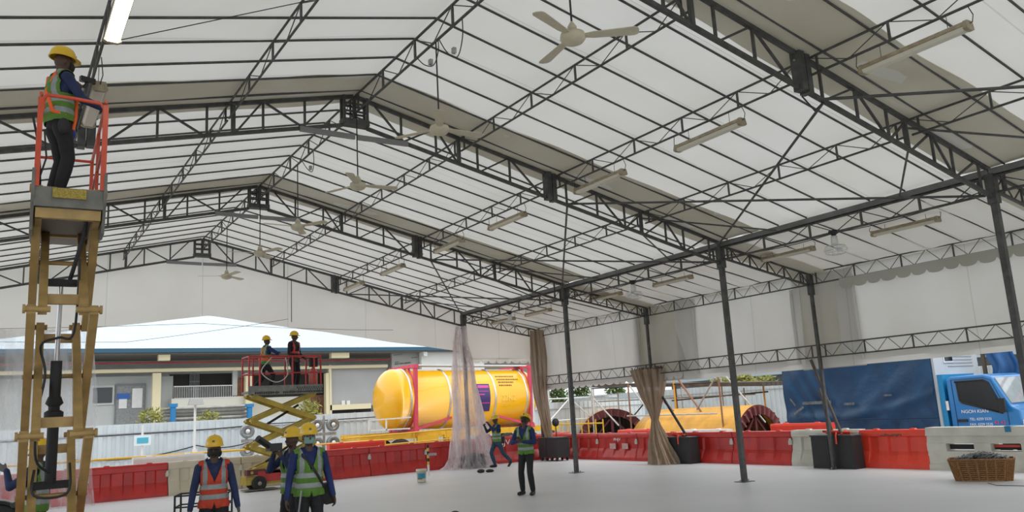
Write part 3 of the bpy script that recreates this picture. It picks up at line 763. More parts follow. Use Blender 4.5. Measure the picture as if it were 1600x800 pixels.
for y in (-1.15, 1.15):
    for x in (-2.55, 2.95):
        b.bar((x, y, 0), (x, y, 2.62), .15); b.box((x, y, .07), (.20, .20, .16)); b.box((x, y, 2.58), (.20, .20, .16))
        s_ = 1 if x < 0 else -1
        b.bar((x, y, .10), (x+s_*1.65, y*.9, .52), .09, .09)
for x in (-2.55, 2.95):
    b.bar((x, -1.15, 2.6), (x, 1.15, 2.6), .13); b.bar((x, -1.15, .06), (x, 1.15, .06), .13)
    for s_ in (-1, 1): b.bar((x, s_*1.12, 1.9), (x, s_*.5, 2.5), .08); b.bar((x, s_*1.12, .7), (x, s_*.5, .15), .08)
b.build('frame', PINK, tk)
MB().bar((-2.5, -.25, 2.66), (2.9, -.25, 2.66), .5, .04).build('walkway', GALV, tk)
MB().bar((-2.5, -1.05, 2.64), (2.9, -1.05, 2.64), .05, .05).build('top_rail', WHITE, tk)
MB().bar((2.98, -1.26, .2), (3.06, -1.26, 2.7), .07, .05).build('white_pipe', WHITE, tk)
# curved decal panels following the vessel
def decal(x0, x1, a0, a1, m_, name, e=.012):
    b = MB(); b.grid(lambda u, v: (x0+(x1-x0)*u, -(R_+e)*cos(a0+(a1-a0)*v), ZC+(R_+e)*sin(a0+(a1-a0)*v)), 8, 10); return b.build(name, m_, tk)
PUR = mat('decal_purple', (.055, .035, .16), .35)
decal(.25, .88, -.50, .46, PUR, 'purple_decal')
for a0, a1, x0, x1 in ((.30, .40, .3, .83), (.18, .20, .32, .8), (-.22, -.19, .3, .83), (.06, .10, .32, .6)): decal(x0, x1, a0, a1, mat('decal_pink', (.62, .06, .30), .4), 'decal_stripe', .02)
def tank_text(s, x, ang, size, m_):
    o = text_obj('lettering', s, size, (x, -(R_+.015)*cos(ang), ZC+(R_+.015)*sin(ang)), (pi/2-ang, 0, 0), m_, tk, align='LEFT'); return o
DT = mat('tank_dark_text', (.16, .08, .02), .5); YT = mat('tank_pale_text', (.95, .75, .12), .4)
tank_text('BAJA 6010376', 1.35, .72, .13, DT) if 0 else None
for x0, x1, a in ((1.35, 2.2, .78), (1.35, 2.45, .64), (1.38, 2.15, .52), (1.38, 2.0, .40)):
    b = MB(); rr = random.Random(int(a*100)); x = x0
    while x < x1:
        wd = rr.uniform(.04, .09)
        for zz in (0,): b.add([(x, -(R_+.013)*cos(a-.025), ZC+(R_+.013)*sin(a-.025)), (x+wd, -(R_+.013)*cos(a-.025), ZC+(R_+.013)*sin(a-.025)), (x+wd, -(R_+.013)*cos(a+.025), ZC+(R_+.013)*sin(a+.025)), (x, -(R_+.013)*cos(a+.025), ZC+(R_+.013)*sin(a+.025))], [(0, 1, 2, 3)])
        x += wd+.03
    b.build('worn_text_line', DT, tk)
tank_text('22K2', 1.42, -.05, .34, YT); tank_text('1202 11', 1.42, -.28, .16, YT)
# trailer under the tank
tr = thing('tank_trailer', 'yellow flatbed trailer carrying the tank, with black tyres', 'trailer', (16.6, TY0, -.12)); tr.rotation_euler = (0, .012, 0)
b = MB()
for y in (-.95, .95): b.bar((-4.7, y, 1.15), (4.6, y, 1.15), .16, .24)
for x in (-4.6, -3, -1.3, .4, 2.1, 3.8, 4.5): b.bar((x, -1.0, 1.15), (x, 1.0, 1.15), .16, .16)
b.build('chassis', YEL, tr)
b = MB()
for x in (-1.9, -.7): b.box((x, -1.1, .80), (.9, .12, .62))
b.build('side_locker', YEL, tr)
for k in range(6): MB().box((-1.1, -1.17, .62+k*.07), (.3, .01, .025)).build('locker_louvre', BLACK, tr)
b = MB(); b.bar((-4.4, -1.2, 1.8), (-2.65, -1.2, 1.85), .06, .05); b.bar((-4.4, -1.2, 1.38), (-4.4, -1.2, 1.82), .05); b.bar((-3.7, -1.2, 1.38), (-3.7, -1.2, 1.84), .05); b.bar((-4.4, -1.2, 1.42), (-2.7, -1.2, 1.42), .05)
b.build('end_rail', WHITE, tr)
for x in (-3.0, 1.9, 3.1, 4.2):
    for y in (-.95, .95):
        wv = MB(); wv.lathe([(.0, -.10), (.28, -.10), (.30, -.15), (.48, -.15), (.52, -.08), (.52, .08), (.48, .15), (.3, .15), (.28, .10), (0, .10)], (x, y, .52), (0, 1, 0), 24)
        o = wv.build('tyre', BLACK, tr)
        MB().lathe([(0, -.12), (.15, -.13), (.2, -.09), (.27, -.09)], (x, y-.02 if y < 0 else y, .52), (0, 1, 0), 16).build('hub', GALV, o)
for k in range(2):
    pass
rl = thing('tank_bay_rail', 'yellow and white pipe rail standing before the tank trailer', 'railing', (12.0, 28.3, -.12))
b = MB(); b.tube((-1.3, 0, 1.25), (3.2, 0, 1.35), .03, 6); b.tube((-1.3, 0, .9), (3.2, 0, .98), .03, 6)
for x in (-1.2, .2, 1.6, 3.0): b.tube((x, 0, 0), (x, 0, 1.3), .03, 6)
b.build('rail', YEL, rl)
# ---------------------------------------------------------------- blue truck (faces towards -Y)
TX = 22.0
BLUE = mat('truck_blue', (.012, .19, .50), .3, 0, .08, 2, coat=.5)
TARP = mat('blue_tarpaulin', (.004, .055, .14), .45, 0, .3, 1.3, bump=1., bscale=3.5)
GLASS = mat('tinted_glass', (.012, .014, .014), .12, 0, 0, spec=.35)
tk2 = thing('cargo_truck', 'blue light truck with white lettering on the door, parked behind the barriers', 'truck', (TX, 11.4, -.12))
# body side profile in (y, z), nose at -y ; 1.7 m wide, x from 0 (near side) to 1.8
cabp = [(.95, .55), (.95, 2.08), (.82, 2.15), (-.05, 2.16), (-.27, 2.09), (-.66, 1.31), (-.84, 1.22), (-.92, .55)]
b = MB(); b.prism(cabp, 'x', 0, 1.75); cab = b.build('cab', BLUE, tk2)
bm = cab.modifiers.new('round', 'BEVEL'); bm.width = .05; bm.segments = 3; bm.limit_method = 'ANGLE'
# side window with sloping lower edge
wp = [(.66, 1.95), (.70, 2.0), (-.06, 2.01), (-.18, 1.94), (-.46, 1.20), (-.43, 1.14), (.58, 1.44), (.64, 1.50)]
b = MB(); b.prism(wp, 'x', -.012, .03); wg = b.build('side_window', GLASS, tk2)
b = MB(); ring = [Vector((-.014, y, z)) for y, z in wp]; b.path(ring, .022, 6, closed=True); b.build('window_seal', BLACK, tk2)
b = MB(); nrm = 0
fp = [Vector((.10, -.295, 2.04)), Vector((1.65, -.295, 2.04)), Vector((1.68, -.625, 1.38)), Vector((.07, -.625, 1.38))]
off = Vector((0, -.78, .39)).normalized()*.025
b.add([p+off for p in fp]+[p-off*.6 for p in fp], [(3, 2, 1, 0), (4, 5, 6, 7), (0, 1, 5, 4), (1, 2, 6, 5), (2, 3, 7, 6), (3, 0, 4, 7)])
b.build('windscreen', mat('windscreen_glass', (.35, .40, .42), .06, 0, .2, 3, spec=.9), tk2)
b = MB(); b.path([(0-.008, .78, .60), (-.008, .80, 2.05), (-.008, -.06, 2.07), (-.008, -.24, 2.0), (-.008, -.54, 1.2), (-.008, -.54, .62)], .008, 5); b.build('door_seam', mat('seam_dark', (.005, .05, .14), .6), tk2)
MB().box((-.02, .63, .97), (.03, .26, .07)).build('door_handle', BLACK, tk2)
b = MB(); b.bar((-.02, -.46, 1.5), (-.16, -.52, 1.5), .03); b.box((-.18, -.52, 1.34), (.06, .16, .36)); b.build('wing_mirror', BLACK, tk2)
b = MB(); b.box((.2, -.92, .86), (.42, .08, .2)); b.box((1.55, -.92, .86), (.42, .08, .2)); b.build('headlamp', mat('lamp_glass', (.75, .78, .8), .1), tk2)
b = MB(); b.box((.87, -.98, .58), (1.75, .14, .28)); b.build('bumper', WHITE, tk2)
b = MB(); b.box((.9, 2.6, .55), (1.0, 7.2, .22)); b.build('chassis', BLACK, tk2)
for y in (-.1, 4.1):
    for x in (.12, 1.62):
        o = MB().lathe([(0, -.1), (.2, -.1), (.22, -.12), (.35, -.12), (.38, -.06), (.38, .06), (.35, .12), (0, .12)], (x, y, .38), (1, 0, 0), 22).build('tyre', BLACK, tk2)
        MB().lathe([(0, -.11), (.1, -.13), (.18, -.1)], (x, y, .38), (1, 0, 0), 14).build('hub', WHITE, o)
b = MB(); b.bb(.05, 1.7, 1.05, 1.25, .6, 2.22); b.build('headboard', mat('headboard_blue', (.012, .24, .5), .4), tk2)
b = MB(); b.bb(.3, 1.5, .97, 1.04, .6, 2.1); b.build('painted_gap_shade', BLACK, tk2)  # solid black slab paints the shade between cab and headboard
MB().tube((.02, 1.0, 1.5), (.02, 1.0, 1.25), .04, 8).build('reflector', WHITE, tk2)
b = MB(); b.bb(0, 1.75, 1.3, 6.3, .66, .85); b.build('load_bed', BLUE, tk2)
LR = (pi/2, 0, -pi/2)
TW = mat('truck_lettering', (.80, .82, .82), .5); TR = mat('truck_red_text', (.75, .06, .08), .5)
text_obj('lettering', 'NGOH KIAN', .12, (-.016, .28, 1.20), LR, TW, tk2, sx=1.05)
text_obj('lettering', 'TEL: 6259 5535', .095, (-.016, .16, 1.0), LR, TW, tk2, sx=.95)
text_obj('lettering', 'FAX: 6259 5535', .095, (-.016, .16, .86), LR, TW, tk2, sx=.95)
text_obj('lettering', '43 43', .13, (-.016, -.32, .90), LR, TR, tk2, sx=1.0)
# tarpaulin draped over the load: a rounded box sheet with creases
tp = thing('tarpaulin_load', 'dark blue creased tarpaulin covering the truck load', 'tarpaulin', (TX-.04, 11.4, 0))
rr = random.Random(5)
def tarpf(u, v):
    # u along length (0 = front), v around the section: near side bottom -> top -> far bottom
    y = 1.28+5.05*u; top = 2.86-.05*u-.10*max(0, u-.0)+.02*sin(y*2.2)
    s_ = v*3
    if s_ < 1: x, z = 0, .62+(top-.62)*s_
    elif s_ < 2: x, z = 1.85*(s_-1), top+.05*sin(pi*(s_-1))
    else: x, z = 1.85, top+(.62-top)*(s_-2)
    if s_ < 1:
        low = max(0, (1.5-z)); x += -.035*sin((y-1.2)*5.5+(z-2.8)*6.5)*math.exp(-(((y-2.6)/1.3)**2+((z-1.4)/.5)**2))-.03*sin((y*2-z)*7)*math.exp(-((y-5.3)/.8)**2)
        x += -.05*abs(sin(y*3.1+z*2.3))*(.4+low)-.06*sin(y*1.3+z*3.0)*.6-.035*low*abs(sin(y*7.3-z*4))
        x += -.05*math.exp(-((z-(1.05+.55*(1-u)*max(0, 1-u*1.8)))/.12)**2)
    return (x, y, z)
b = MB(); b.grid(tarpf, 110, 96)
n0 = 110
b.add([tarpf(0, i/30) for i in range(31)], [tuple(range(31))]); b.add([tarpf(1, i/30) for i in range(31)], [tuple(range(30, -1, -1))])
b.build('sheet', TARP, tp)
b = MB()
for y, z, a, l, h in ((5.05, 1.50, 0, 1.05, .09), (5.75, 1.28, -.5, .45, .07), (5.95, 1.55, .9, .3, .05), (3.9, 1.42, 0, .35, .07), (2.6, 1.62, 0, .25, .05)):
    b.box((-.12, y, z), (.012, l, h), rot=Matrix.Rotation(a, 3, 'X'))
b.build('worn_patch', mat('worn_patch', (.16, .19, .20), .7, 0, .5, 9), tp)
b = MB(); b.path([(-.16, 1.2, .95), (-.16, 3.8, .96), (-.17, 6.3, .93)], .015, 5); b.build('lashing_rope', mat('rope_dark', (.01, .03, .07), .8), tp)
# pale front bulkhead of the load body, with a small window, and a loose blue sheet at its far edge
b = MB(); b.bb(.0, 2.3, 1.20, 1.27, .66, 2.93); bh = b.build('bulkhead', mat('bulkhead_grey', (.52, .55, .57), .6, 0, .06, 2), tk2)
for k in range(5): MB().box((1.35, 1.19, 2.45+k*.09), (1.3, .02, .012)).build('siding_groove', mat('groove_grey', (.30, .31, .32), .6), bh)
o = MB().box((.72, 1.185, 2.68), (.46, .03, .26)).build('vent_window', WHITE, bh); MB().box((.72, 1.165, 2.69), (.38, .02, .18)).build('pane', GLASS, o)
tag(MB().grid(lambda u, v: (24.33+.16*u+.10*sin(u*11+v), 12.35-.75*u-.1*v+.05*sin(v*9), 2.88-1.2*v), 14, 20).build('hanging_tarp', mat('loose_blue_sheet', (.03, .13, .33), .5, 0, .3, 2)), 'loose crumpled blue sheet hanging beside the pale truck bulkhead', 'tarpaulin')
# low dark shed right of the truck with red frame
sh = thing('open_shed', 'dark open shed with sagging roof behind the truck cab', 'shed', (28.5, 9.5, -.12))
MB().box((0, 1.0, 3.35), (3.4, 7.0, .12), rot=Matrix.Rotation(.03, 3, 'Y')).build('roof', mat('shed_brown', (.10, .08, .06), .9, 0, .5, 2), sh)
for i in range(5): MB().box((-1.5, -2.2+i*1.5, 3.15), (.1, .08, .3)).build('rafter', MATS['shed_brown'], sh)
for y in (-2.2, 4.3): 
    for x in (-1.5, 1.5): MB().bar((x, y, 0), (x, y, 3.3), .1).build('post', MATS['shed_brown'], sh)
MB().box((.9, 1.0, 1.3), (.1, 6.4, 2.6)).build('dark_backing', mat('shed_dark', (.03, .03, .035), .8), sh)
b = MB()
for k in range(7): b.box((.6, -1.6+k*.7, 2.2), (.3, .6, .5+.12*(k % 3)))
b.build('stored_boxes', mat('stored_dark', (.05, .055, .07), .7, 0, .5, 4), sh)
rf = thing('red_scaffold_frame', 'red tubular frame at the right edge behind the truck cab', 'frame', (25.6, 9.0, -.12))
b = MB()
for y in (-.9, .25): b.tube((0, y, 0), (0, y, 3.25), .05, 8)
for z in (2.62, 1.6, 3.2): b.tube((0, -1.2, z), (0, 1.9, z), .045, 8)
b.tube((0, -.9, 1.6), (0, .25, 2.62), .035, 8); b.build('tubes', mat('frame_red', (.60, .03, .06), .5), rf)
# ---------------------------------------------------------------- steel tunnel moulds (yellow half cylinders, ribbed dark-red ends)
MY = mat('mould_yellow', (.72, .36, .03), .45, 0, .25, 2); MR = mat('mould_oxide', (.16, .03, .03), .6, 0, .45, 4)
def mould(x, y, rz, R, L, label, z=0):
    t = thing('arch_mould', label, 'formwork', (x, y, -.12+z), rz, 'steel arch moulds')
    a0, a1 = .0, pi
    n = 28
    b = MB()
    for r1, r0 in ((R, R-.07),):
        vs = []
        for j, yy in enumerate((0, L)):
            for i in range(n+1):
                th = a0+(a1-a0)*i/n; vs += [(cos(th)*r1, yy, sin(th)*r1), (cos(th)*r0, yy, sin(th)*r0)]
        m_ = 2*(n+1)
        for i in range(n):
            b.add([vs[2*i], vs[2*i+2], vs[m_+2*i+2], vs[m_+2*i]], [(0, 1, 2, 3)], True)
            b.add([vs[2*i+1], vs[2*i+3], vs[m_+2*i+3], vs[m_+2*i+1]], [(3, 2, 1, 0)], True)
    b.build('outer_skin', MY, t)
    for yy in (.0, .5, 1.4, 2.4, L-.1):
        if yy >= L: continue
        b = MB()
        for i in range(n):
            t0 = pi*i/n; t1 = pi*(i+1)/n
            P = lambda r, th, q: (cos(th)*r, q, sin(th)*r)
            ro, ri = R-.005 if yy == 0 else R-.08, R-.34
            vs = [P(ro, t0, yy), P(ro, t1, yy), P(ri, t1, yy), P(ri, t0, yy), P(ro, t0, yy+.05), P(ro, t1, yy+.05), P(ri, t1, yy+.05), P(ri, t0, yy+.05)]
            b.add(vs, [(0, 1, 2, 3), (7, 6, 5, 4), (2, 3, 7, 6), (0, 1, 5, 4)])
        b.build('rib_ring', MR, t)
    b = MB()
    for i in range(15):
        th = pi*(i+.5)/15
        b.bar((cos(th)*(R-.04), -.03, sin(th)*(R-.04)), (cos(th)*(R-.36), -.03, sin(th)*(R-.36)), .07, .12, up=(0, 1, 0))
    b.build('flange_cleats', mat('mould_maroon', (.26, .07, .07), .6, 0, .4, 5), t)
    b = MB()
    b.bar((-R+.3, .2, .25), (R-.3, .2, .25), .12); b.bar((0, .2, 0), (0, .2, R-.3), .12); b.bar((-R*.6, .2, .2), (-.1, .2, R-.5), .08); b.bar((R*.6, .2, .2), (.1, .2, R-.5), .08)
    b.build('inner_bracing', MR, t)
    for s_ in (-1, 1): MB().bar((s_*(R-.05), 0, .05), (s_*(R-.05), L, .05), .16, .12).build('edge_beam', MR, t)
    return t
mould(25.2, 30.6, radians(-38), 1.75, 6.0, 'yellow arch mould with ribbed dark-red end, left of the waisted curtain')
mould(24.6, 25.6, radians(-30), 1.5, 3.0, 'yellow arch mould lying behind the waisted curtain')
mould(24.4, 21.0, radians(6), 1.62, 4.6, 'yellow arch mould whose ribbed end faces the aqua hoarding, left of the truck')
# scaffold beyond the side: poles, ledgers, plank deck roof
SP = mat('scaffold_tube', (.55, .54, .50), .5, .3, .3, 6); RUST = mat('rusty_tube', (.34, .17, .10), .7, .2, .3, 6)
sc = thing('scaffold', 'tube scaffold with dark plank deck behind the side barriers', 'scaffold', (24, 24, -.12))
def sp(px, py0, py1, X, m_, r=.035, dpx=0, name='standard'):
    a = atX(px, py0, X); c = atX(px+dpx, py1, X); p0 = Vector((a.x-24, a.y-24, a.z+.12)); p1 = Vector((c.x-24, c.y-24, max(c.z+.12, 0)))
    if dpx == 0: p1 = Vector((p0.x, p0.y, 0))
    MB().tube(p0, p1, r, 7).build(name, m_, sc)
for px, py, X, m_ in ((923, 603, 24, SP), (965, 612, 26, SP), (981, 600, 23, RUST), (1052, 594, 24, MY), (1122, 588, 23, RUST), (1126, 590, 26, SP), (1162, 606, 26, SP), (1192, 600, 26, MY), (1055, 600, 26, RUST), (1064, 600, 27, SP)):
    sp(px, py, 690, X, m_)
for a in ((927, 622, 665, 23.5, SP, .035, 40), (984, 603, 640, 23, SP, .035, 28), (1060, 593, 672, 23.5, RUST, .04, 56), (1117, 590, 640, 23.5, GALV, .035, -28), (1134, 588, 660, 24.5, SP, .035, 62), (1035, 625, 655, 23.5, RUST, .04, 30), (990, 650, 620, 23.5, DARK, .03, 25)):
    sp(*a, name='diagonal_brace')
for px0, py0, px1, py1, X, m_ in ((925, 628, 1180, 616, 26, SP), (980, 650, 1120, 646, 23, SP), (925, 607, 1120, 597, 24, DARK), (1050, 626, 1200, 612, 26, DARK)):
    a = atX(px0, py0, X); c = atX(px1, py1, X)
    MB().tube((a.x-24, a.y-24, a.z+.12), (c.x-24, c.y-24, c.z+.12), .03, 7).build('ledger', m_, sc)
b = MB(); a = atX(855, 606, 25); c = atX(1195, 604, 25)
for k in range(6): b.bar((a.x-24+k*.26, a.y-24, a.z+.20), (c.x-24+k*.26, c.y-24, c.z+.22), .24, .16)
b.build('plank_deck', mat('dark_planks', (.11, .085, .065), .85, 0, .5, 2), sc)
# pale blue standing sheets by the truck, far side fence, trees, long grey shed
t = corr('sheet_hoarding', 'pale aqua corrugated hoarding sheets beside the truck tail', (26.8, 21.6, 0), (26.4, 20.1, 0), -.12, 2.42, mat('aqua_sheet', (.45, .60, .60), .6, 0, .1, 2), per=.22, rail=False)
corr('side_fence', 'grey corrugated fence beyond the scaffold', (33, 44, 0), (33, 6, 0), -.12, 2.5, mat('side_fence_paint', (.48, .53, .55), .6, 0, .15, 1.5))
sm = thing('grey_roof_shed', 'long grey flat-roofed shed beyond the side fence', 'building', (44, 36, -.12))
MB().bb(0, 6, -26, 10, 0, 3.3).build('wall', mat('shed_wall', (.16, .18, .19), .8), sm)
MB().bb(-.8, 7, -27, 11, 3.3, 3.9).build('roof', mat('shed_roof', (.35, .42, .45), .6), sm)
MB().bb(-.1, 0, -20, 4, 2.3, 2.9).build('window_band', GLASS, sm)
for i, (px, py, X, hh, lb) in enumerate(((905, 596, 37, 2, 'green tree beyond the fence, left of the third column'), (962, 600, 38, 2, 'green tree beyond the fence, right of the third column'), (1125, 596, 38, 2, 'yellow-green tree top behind the scaffold'), (1160, 590, 37, 2, 'yellow-green bushy tree just left of the bare column'), (1195, 594, 36, 2, 'yellow-green tree behind the aqua hoarding'), (870, 600, 40, 2, 'green tree behind the tall brown curtain'))):
    a = atX(px, py, X); shrub(X, a.y, -.12, a.z+.3, 1.0, lb, LEAF if i in (2, 3, 4) else LEAF2, 50+i, 'tree', 'tree', 1600)
# small yard items near the corner
yb = thing('yard_hurdle', 'yellow steel hurdle fence near the corner, beside the brown curtain', 'hurdle', (atX(905, 690, 20).x, atX(905, 690, 20).y, -.12), pi/2)
b = MB()
for z in (.55, 1.25): b.tube((-1.6, 0, z), (1.6, 0, z), .03, 6)
for k in range(8): b.tube((-1.6+k*.457, 0, 0), (-1.6+k*.457, 0, 1.4), .025, 6)
b.build('bars', YEL, yb)
wf = thing('white_gate_frame', 'white tubular gate frames with cross bracing beyond the corner', 'gate', (23.2, 31.2, -.12), radians(15))
b = MB()
for x in (-1.6, 0, 1.9): b.tube((x, 0, 0), (x, 0, 2.75), .045, 8)
for z in (1.35, 2.35): b.tube((-2.2, 0, z), (4.0, 0, z), .03, 8)
b.tube((-1.6, 0, 1.35), (0, 0, 2.35), .03, 6); b.tube((0, 0, 2.35), (1.9, 0, 1.2), .03, 6); b.build('tubes', WHITE, wf)
# ---------------------------------------------------------------- tube lamps
TUBE = mat('tube_glass_off', (.62, .58, .47), .25); TUBEON = mat('tube_glass_lit', (.9, 1, .93), .3, emis=(.88, 1, .92), es=9)
REFL = mat('lamp_housing_cream', (.40, .33, .22), .5, 0, .35, 14)
def lamp(x, y, z, L, label, on=False, hang=.2, tilt=0, group='hanging tube lamps'):
    t = thing('tube_lamp', label, 'lamp', (x, y, z), 0, group); t.rotation_euler = (tilt, 0, 0)
    b = MB(); b.prism([(-.08, .0), (-.055, .055), (.055, .055), (.08, .0), (.06, -.01), (-.06, -.01)], 'y', -L/2, L/2); b.build('housing', REFL, t)
    for s in (-1, 1): MB().prism([(-.085, -.035), (-.06, .06), (.06, .06), (.085, -.035), (.05, -.055), (-.05, -.055)], 'y', s*(L/2-.03), s*(L/2+.02)).build('end_cap', REFL, t)
    MB().prism([(-.07, -.008), (.07, -.008), (.05, -.05), (-.05, -.05)], 'y', -L/2+.03, L/2-.03).build('diffuser', TUBEON if on else TUBE, t)
    for s in (-.55, .5): MB().tube((0, s*L/2*1.2, .055), (0, s*L/2*1.2, .055+hang), .004, 5).build('hanging_wire', DARK, t)
    if not on:
        b = MB(); b.path([(0, L/2, .02), (.03, L/2+.05, .0), (.02, L/2+.09, .1), (0, L/2+.05, .055+hang)], .006, 5); b.path([(0, -L/2, .02), (0, -L/2-.05, .03), (.02, -L/2-.06, .12), (0, -L/2-.02, .055+hang)], .006, 5); b.build('feed_cable', DARK, t)
    return t
NM = ['nearest the camera, top right', 'second from the camera', 'third, just before the second truss', 'fourth, beyond the second truss', 'fifth, before the third truss', 'sixth, beyond the third truss', 'farthest, beside the gable truss']
for y, n in zip((4.95, 8.33, 11.06, 14.27, 16.95, 20.26, 23.14), NM): lamp(XR+W*.4805, y, 5.82, 1.36, 'cream tube lamp under the main canopy, %s' % n, hang=.20)
for y, n in zip((8.75, 11.57, 15.28, 18.08, 21.57, 23.75), ('nearest of the row', 'second of the row', 'third of the row', 'fourth of the row', 'fifth of the row', 'farthest of the row')): lamp(15.0, y, 4.90, 1.36, 'cream tube lamp under the lean-to roof, %s' % n, hang=.10)
lamp(.84, 7.75, 5.70, 1.42, 'lit fluorescent tube lamp above the worker on the near lift', on=True, hang=.33)
lamp(.86, 10.4, 5.68, 1.3, 'unlit tube lamp the worker on the near lift is handling', hang=.3)
# ---------------------------------------------------------------- ceiling fans
FANC = mat('fan_cream', (.58, .52, .38), .4, 0, .12, 8)
def fan(y, tip, label, hz=5.66):
    tp_ = gnd(*tip, hz) if tip else None
    a = math.atan2(tp_.y-y, tp_.x-XR) if tip else 1.0
    t = thing('ceiling_fan', label, 'fan', (XR, y, hz), a, 'ceiling fans on the ridge')
    MB().lathe([(0, .09), (.05, .09), (.07, .05), (.13, .035), (.14, -.02), (.11, -.06), (.05, -.085), (0, -.09)], (0, 0, 0), (0, 0, 1), 24).build('motor', FANC, t)
    MB().tube((0, 0, .08), (0, 0, ZR-.36-hz), .011, 8).build('down_rod', DARK, t)
    MB().lathe([(.012, .16), (.05, .10), (.055, .06), (0, .06)], (0, 0, .02), (0, 0, 1), 14).build('canopy_cup', FANC, t)
    for k in range(3):
        c, s = cos(k*2*pi/3), sin(k*2*pi/3); M = Matrix(((c, -s, 0), (s, c, 0), (0, 0, 1)))
        b = MB(); poly = [(.13, -.035), (.22, -.055), (.66, -.075), (.70, -.05), (.71, 0), (.70, .055), (.66, .075), (.22, .055), (.13, .035)]
        vs = [M @ Vector((x, y_, .012-.16*y_+.0)) for x, y_ in poly]+[M @ Vector((x, y_, .004-.16*y_)) for x, y_ in poly]; n = len(poly)
        b.add(vs, [tuple(range(n)), tuple(range(2*n-1, n-1, -1))]+[(i, n+i, n+(i+1) % n, (i+1) % n) for i in range(n)])
        b.bar(M @ Vector((.08, 0, 0)), M @ Vector((.2, 0, .01)), .05, .012)
        b.build('blade', FANC, t)
fan(6.28, (1002, 48), 'cream ceiling fan nearest the camera, top centre'); fan(9.37, (765, 216), 'cream ceiling fan in front of the second truss')
fan(12.35, (628, 296), 'cream ceiling fan hanging just beyond the second truss ridge'); fan(15.55, (497, 349), 'cream ceiling fan in front of the third truss')
fan(18.3, (440, 388), 'small cream ceiling fan hanging beyond the third truss ridge'); fan(21.43, (308, 432), 'farthest ceiling fan, before the white gable sheet')
# cage fans on the eave beam
CAGE = mat('cage_white', (.62, .62, .60), .4)
for y, n in ((9.5, 'nearest the camera'), (15.47, 'in the middle of the row'), (21.42, 'farthest, near the wrapped column')):
    t = thing('cage_fan', 'white caged orbit fan hanging from the eave beam, %s' % n, 'fan', (XE, y, 4.52), 0, 'caged orbit fans')
    b = MB(); b.lathe([(0, .38), (.09, .38), (.10, .33), (.05, .30), (.04, .27), (0, .27)], (0, 0, 0), (0, 0, 1), 14); b.build('mount', BLACK, t)
    MB().lathe([(0, .28), (.06, .27), (.07, .12), (.05, .08), (0, .08)], (0, 0, 0), (0, 0, 1), 14).build('motor', CAGE, t)
    b = MB()
    for k in range(14):
        a = pi*2*k/14; b.path([(cos(a)*.05, sin(a)*.05, .09), (cos(a)*.17, sin(a)*.17, .08), (cos(a)*.225, sin(a)*.225, .0), (cos(a)*.18, sin(a)*.18, -.08), (cos(a)*.04, sin(a)*.04, -.11)], .003, 4)
    for r, z in ((.225, 0), (.19, .065), (.19, -.07), (.1, -.10)): b.path([(cos(a_/16*pi*2)*r, sin(a_/16*pi*2)*r, z) for a_ in range(16)], .004, 4, closed=True)
    b.build('cage', CAGE, t)
    for k in range(3):
        a = 2*pi*k/3; MB().add([(cos(a+d)*r, sin(a+d)*r, z) for r, d, z in ((.04, -.4, .01), (.19, -.25, .025), (.2, .35, -.025), (.05, .5, -.01))], [(0, 1, 2, 3)]).build('blade', mat('blade_pale', (.55, .6, .62), .3), t)
# cable loops and junction boxes at the ridge
for y, s in ((9.3, 1), (15.3, .8), (10.0, .6)):
    c = Vector((XR, y, 7.0)); b = MB()
    b.path([Vector((0, 0, 0)), Vector((.08, -.1, -.25*s)), Vector((.1, -.35, -.42*s)), Vector((.05, -.6, -.25*s)), Vector((0, -.7, 0))], .008, 5, smooth=True)
    t = thing('cable_loop', 'black cable loop and small grey box hanging at the ridge, %s' % {9.3: 'by the second fan', 15.3: 'before the third truss', 10.0: 'beside the second truss'}[y], 'cable', c)
    b.build('loop', DARK, t); MB().box((.09, -.28, -.3*s), (.05, .06, .08)).build('junction_box', GALV, t)
cable([(XE+.05, 6.6, 4.95), (XE+.05, 9.5, 4.86), (XE+.05, 12.3, 4.95)], .009, 'black wiring sagging along the nearest stretch of eave beam', sag=.07)
cable([(XE+.05, 12.6, 4.95), (XE+.05, 15.5, 4.86), (XE+.05, 18.3, 4.95)], .009, 'black wiring sagging along the middle stretch of eave beam', sag=.07)
cable([(XR+4.1, 6.5, 5.78), (XR+4.2, 6.4, 5.55), (XR+4.5, 6.45, 5.75)], .012, 'short black cable loop under the splice box of the nearest truss')
cable([(7.7, 24.42, 6.2), (7.7, 24.42, 4.85)], .012, 'short dark rod hanging from the gable truss')

# ---------------------------------------------------------------- plastic film
def bundle(name, label, c, prof, m_, folds=9, amp=.25, seed=1, arc=(0, 2*pi), nz=60, cat='curtain', drift=None, squash=1.0):
    """gathered film hanging round a post: radius by height, deep irregular vertical folds"""
    rr = random.Random(seed); ph = [rr.uniform(0, 6.28) for _ in range(8)]
    t = None; b = MB(); zs = [p[0] for p in prof]; rs = [p[1] for p in prof]
    cx = [p[2] if len(p) > 2 else 0 for p in prof]; cy = [p[3] if len(p) > 3 else 0 for p in prof]
    z0, z1 = zs[0], zs[-1]
    def fn(u, v):
        z = z0+(z1-z0)*v; r = np.interp(z, zs, rs); a = arc[0]+(arc[1]-arc[0])*u
        k = 1+amp*(sin(a*folds+ph[0]+1.3*sin(z*1.1+ph[1]))+.5*sin(a*(folds*2+1)+ph[2]+z*.8)+.35*sin(a*5+ph[3]-z*2.3))*.6
        return (np.interp(z, zs, cx)+cos(a)*r*k, np.interp(z, zs, cy)+sin(a)*r*k*squash, z+.012*sin(a*17+ph[4])*(1 if v > .97 else 0))
    b.grid(fn, 220, nz); o = b.build(name, m_); o.location = c; tag(o, label, cat); return o
